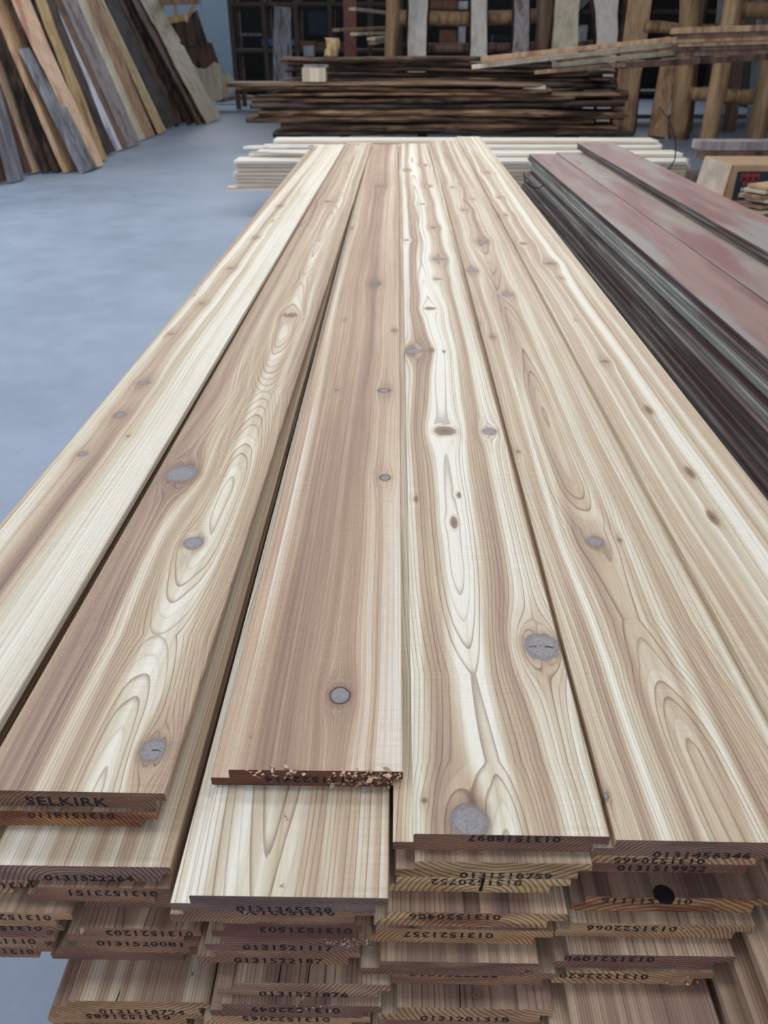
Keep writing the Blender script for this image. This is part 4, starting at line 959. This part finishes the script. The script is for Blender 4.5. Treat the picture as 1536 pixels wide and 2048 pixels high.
# fluffy crumbs caught on sawn ends: beyond counting
def crumbs(name, y, x0, x1, z0, z1, n, s, lab, seed):
    rg = random.Random(seed); vf = ([], [])
    for i in range(n):
        f = rg.random(); x = x0 + (x1 - x0) * f; z = z0 + (z1 - z0) * rg.random()
        add(vf, *curl(Vector((x, y - rg.uniform(.0002, .0018), z)), None, s * rg.uniform(.4, 1.1), seed * 100 + i))
    o = local(name, vf, M['shaving']); tag(o, lab, 'sawdust', kind='stuff')
o_, org, yaw, W, L = TOPB['C']
crumbs('sawdust_fluff', org.y + math.sin(yaw) * W * .8, org.x + W * .62, org.x + W * .99, ZT - T, ZT - .001, 70, .0055, 'thick fluff of shavings on the right half of the sawn end of the pinkish top board', 5)
crumbs('sawdust_fluff', org.y + math.sin(yaw) * W * .8, org.x + W * .64, org.x + W * .98, ZT - T * .9, ZT + .001, 34, .0115, 'larger curled shavings hanging on the right half of the pinkish top board end', 15)
crumbs('sawdust_fluff', org.y + math.sin(yaw) * W * .4, org.x + W * .22, org.x + W * .5, ZT - .009, ZT + .0005, 16, .010, 'sparse shavings on the left half of the sawn end of the pinkish top board', 6)
for (key, n, fx0, fx1, zf0, zf1, lb_, sd) in ((('C', 4), 40, .72, 1.0, .5, 1.0, 'pale fluff on the right corner of the 0131521117 board', 7), (('E', 4), 10, .62, .82, .3, .9, 'splinters on the right end of the 0131522066 board', 8), (('E', 6), 12, .68, .95, .1, .7, 'white splinters on the dark-patched 0131522620 board', 9), (('C', 7), 14, .4, .7, .5, 1.0, 'splinters above the stamp of the 0131522049 board', 10)):
    o_, x0_, y0_, W_ = lowpos[key]; z = ztop(key[1])
    crumbs('sawdust_fluff', y0_, x0_ + W_ * fx0, x0_ + W_ * fx1, z - T * (1 - zf0), z - T * (1 - zf1), n, .005, lb_, sd)
o_, x0_, y0_, W_ = lowpos[('C', 2)]
p = Vector((x0_ + W_ * .37, y0_ - .001, ztop(2) - .006)); vf = curl(p, None, .010, 99); o = local('wood_chip', vf, m_flat('bluish_chip', (214, 226, 232), .7)); tag(o, 'bluish-white chip stuck on the end under the long bare board', 'chip')
# splits and knot hole as parts of their boards
def patch(par, pts, lab, name='split', z=None):
    """dark crack on the sawn end of a board"""
    vs = [(x, -.0004, zz) for x, zz in pts]; o = mesh_obj(name, vs, [list(range(len(pts)))], M['hole'], par); o['label'] = lab
o_, x0_, y0_, W_ = lowpos[('D', 2)]
patch(o_, [(W_ * .523, -.0002), (W_ * .545, -.0002), (W_ * .54, -.009), (W_ * .535, -.019), (W_ * .522, -.0205), (W_ * .515, -.017), (W_ * .526, -.010)], 'dark open split in the sawn end')
o_, x0_, y0_, W_ = lowpos[('E', 3)]
pk = P(1328, 1788, ztop(3)); cx = pk.x - x0_; cy = pk.y - y0_; n = 20
vs = [(cx + .0095 * math.cos(a * 2 * math.pi / n) * (1 + .06 * math.sin(3 * a)), cy + .0095 * math.sin(a * 2 * math.pi / n), .0003) for a in range(n)]
o = mesh_obj('knot_hole', vs, [list(range(n))], M['hole'], o_); o['label'] = 'round black knot hole'
for key, fx, ln in ((('C', 6), .36, .02), (('C', 6), .53, .04), (('D', 7), .47, .05), (('B', 8), .42, .012)):
    o_, x0_, y0_, W_ = lowpos[key]; x = W_ * fx
    mesh_obj('crack', [(x - .0006, 0, .0003), (x + .0006, 0, .0003), (x + .0012, ln * .6, .0003), (x + .0004, ln, .0003), (x + .0002, ln * .6, .0003)], [[0, 1, 2, 3, 4]], M['hole'], o_)

# ------------------------------------------------------------------ the building
n = NB('blue_grey_concrete'); co = n.coord()
a = n.noise(co, .55, 5, .6); b2 = n.noise(co, 3.2, 6, .65); c2 = n.noise(co, 40, 4, .7)
col = n.ramp(n.math('ADD', n.math('MULTIPLY', a, .6), n.math('MULTIPLY', b2, .4)), [(0.3, (118, 128, 142)), (0.5, (134, 145, 160)), (0.7, (148, 158, 172))])
col = n.mix(n.sstep(n.noise(n.vmath('ADD', co, (7, 3, 0)), 9, 4, .7), .66, .74, 0, .5), col, s2l((104, 108, 114)))
dust = P(255, 343, 0); dv = n.vmath('MULTIPLY', n.vmath('SUBTRACT', co, tuple(dust)), (1.6, .9, 0))
dm = n.math('MULTIPLY', n.sstep(n.vmath('LENGTH', dv), .35, .75, 1, 0), n.sstep(n.noise(co, 5, 4), .3, .6))
col = n.mix(n.math('MULTIPLY', dm, .7), col, s2l((184, 176, 156)))
f2 = n.math('MULTIPLY_ADD', c2, .22, .89); col = n.mix(1.0, col, n.comb(f2, f2, f2), 'MULTIPLY')
n.bump(c2, .1, .003)
M['floor'] = n.fin(col, n.math('MULTIPLY_ADD', b2, .25, .38), .45)
M['wallblue'] = m_flat('pale_blue_sheeting', (170, 186, 198), .7, .06, 2); M['walldark'] = m_flat('dark_back_wall', (30, 27, 26), .9, .3, 2); M['ceil'] = m_flat('grey_ceiling', (205, 208, 210), .9, .03)
XL, XR, YBK, YFR, ZC = -7.2, 9.0, 26.0, -5.0, 5.4
def struct(name, o): o.name = name; o['kind'] = 'structure'; return o
struct('floor', aabb('floor', XL - .2, XR + .2, YFR - 6, YBK + .2, -.2, 0, M['floor']))
M['floor'].node_tree.nodes
struct('ceiling', aabb('ceiling', XL, XR, YFR, YBK, ZC, ZC + .1, M['ceil']))
struct('wall_back', aabb('wall_back', Q(470, 80, YBK).x, XR, YBK, YBK + .15, 0, ZC, M['walldark']))
struct('wall_back_left', aabb('wall_back_left', XL, Q(470, 80, YBK).x, YBK, YBK + .15, 0, ZC, M['wallblue']))
# left wall with a wide loading door opening
struct('wall_left', aabb('wall_left', XL - .15, XL, 9.0, YBK, 0, ZC, M['wallblue']))
struct('wall_left_front', aabb('wall_left_front', XL - .15, XL, YFR, .5, 0, ZC, M['wallblue']))
struct('trim_1', aabb('trim_1', XL - .15, XL, .5, 9.0, 4.4, ZC, M['wallblue']))
struct('wall_right', aabb('wall_right', XR, XR + .15, YFR, YBK, 0, ZC, M['walldark']))
# rail on which the leaning slabs rest
pp = beam('leaning_rail', (-5.9, 9.0, 2.55), (-4.9, 20, 2.55), .1, .14, M['slab_brown']); tag(pp, 'long timber rail along the left wall that the slabs lean on', 'rail')

# ------------------------------------------------------------------ light
def area(name, loc, rot, sx, sy, power, col):
    l = bpy.data.lights.new(name, 'AREA'); l.shape = 'RECTANGLE'; l.size = sx; l.size_y = sy; l.energy = power; l.color = col
    o = bpy.data.objects.new(name, l); C.objects.link(o); o.location = loc; o.rotation_euler = rot; return o
for y, pw in ((1.5, 62), (4.5, 95), (8, 90), (12, 70)):
    for x in (-3.5, 1.5): area('ceiling_lamp', (x, y, ZC - .15), (0, 0, 0), 2.6, .8, pw, (.97, .98, 1))
area('daylight_door', (XL - .3, 4.75, 2.2), (0, R(-90), 0), 4.2, 8.2, 230, (.78, .88, 1.0))
area('added_back_light', (1.0, YBK - .1, 4.1), (R(-80), 0, 0), 15, 1.9, 620, (.86, .93, 1.0))  # unseen light added high on the solid back wall for grazing sheen on boards
w = bpy.data.worlds.new('world'); bpy.context.scene.world = w; w.use_nodes = True
bg = w.node_tree.nodes['Background']; sky = w.node_tree.nodes.new('ShaderNodeTexSky'); sky.sky_type = 'HOSEK_WILKIE'; sky.turbidity = 6; sky.sun_direction = (-.3, -.4, .85)
bg.inputs[0].default_value = (.75, .84, 1, 1); bg.inputs[1].default_value = 1.9
w.node_tree.nodes.remove(sky)

sc = bpy.context.scene
sc.view_settings.view_transform = 'Standard'; sc.view_settings.look = 'None'; sc.view_settings.gamma = 1; sc.view_settings.exposure = -0.14
sc.view_settings.use_curve_mapping = False
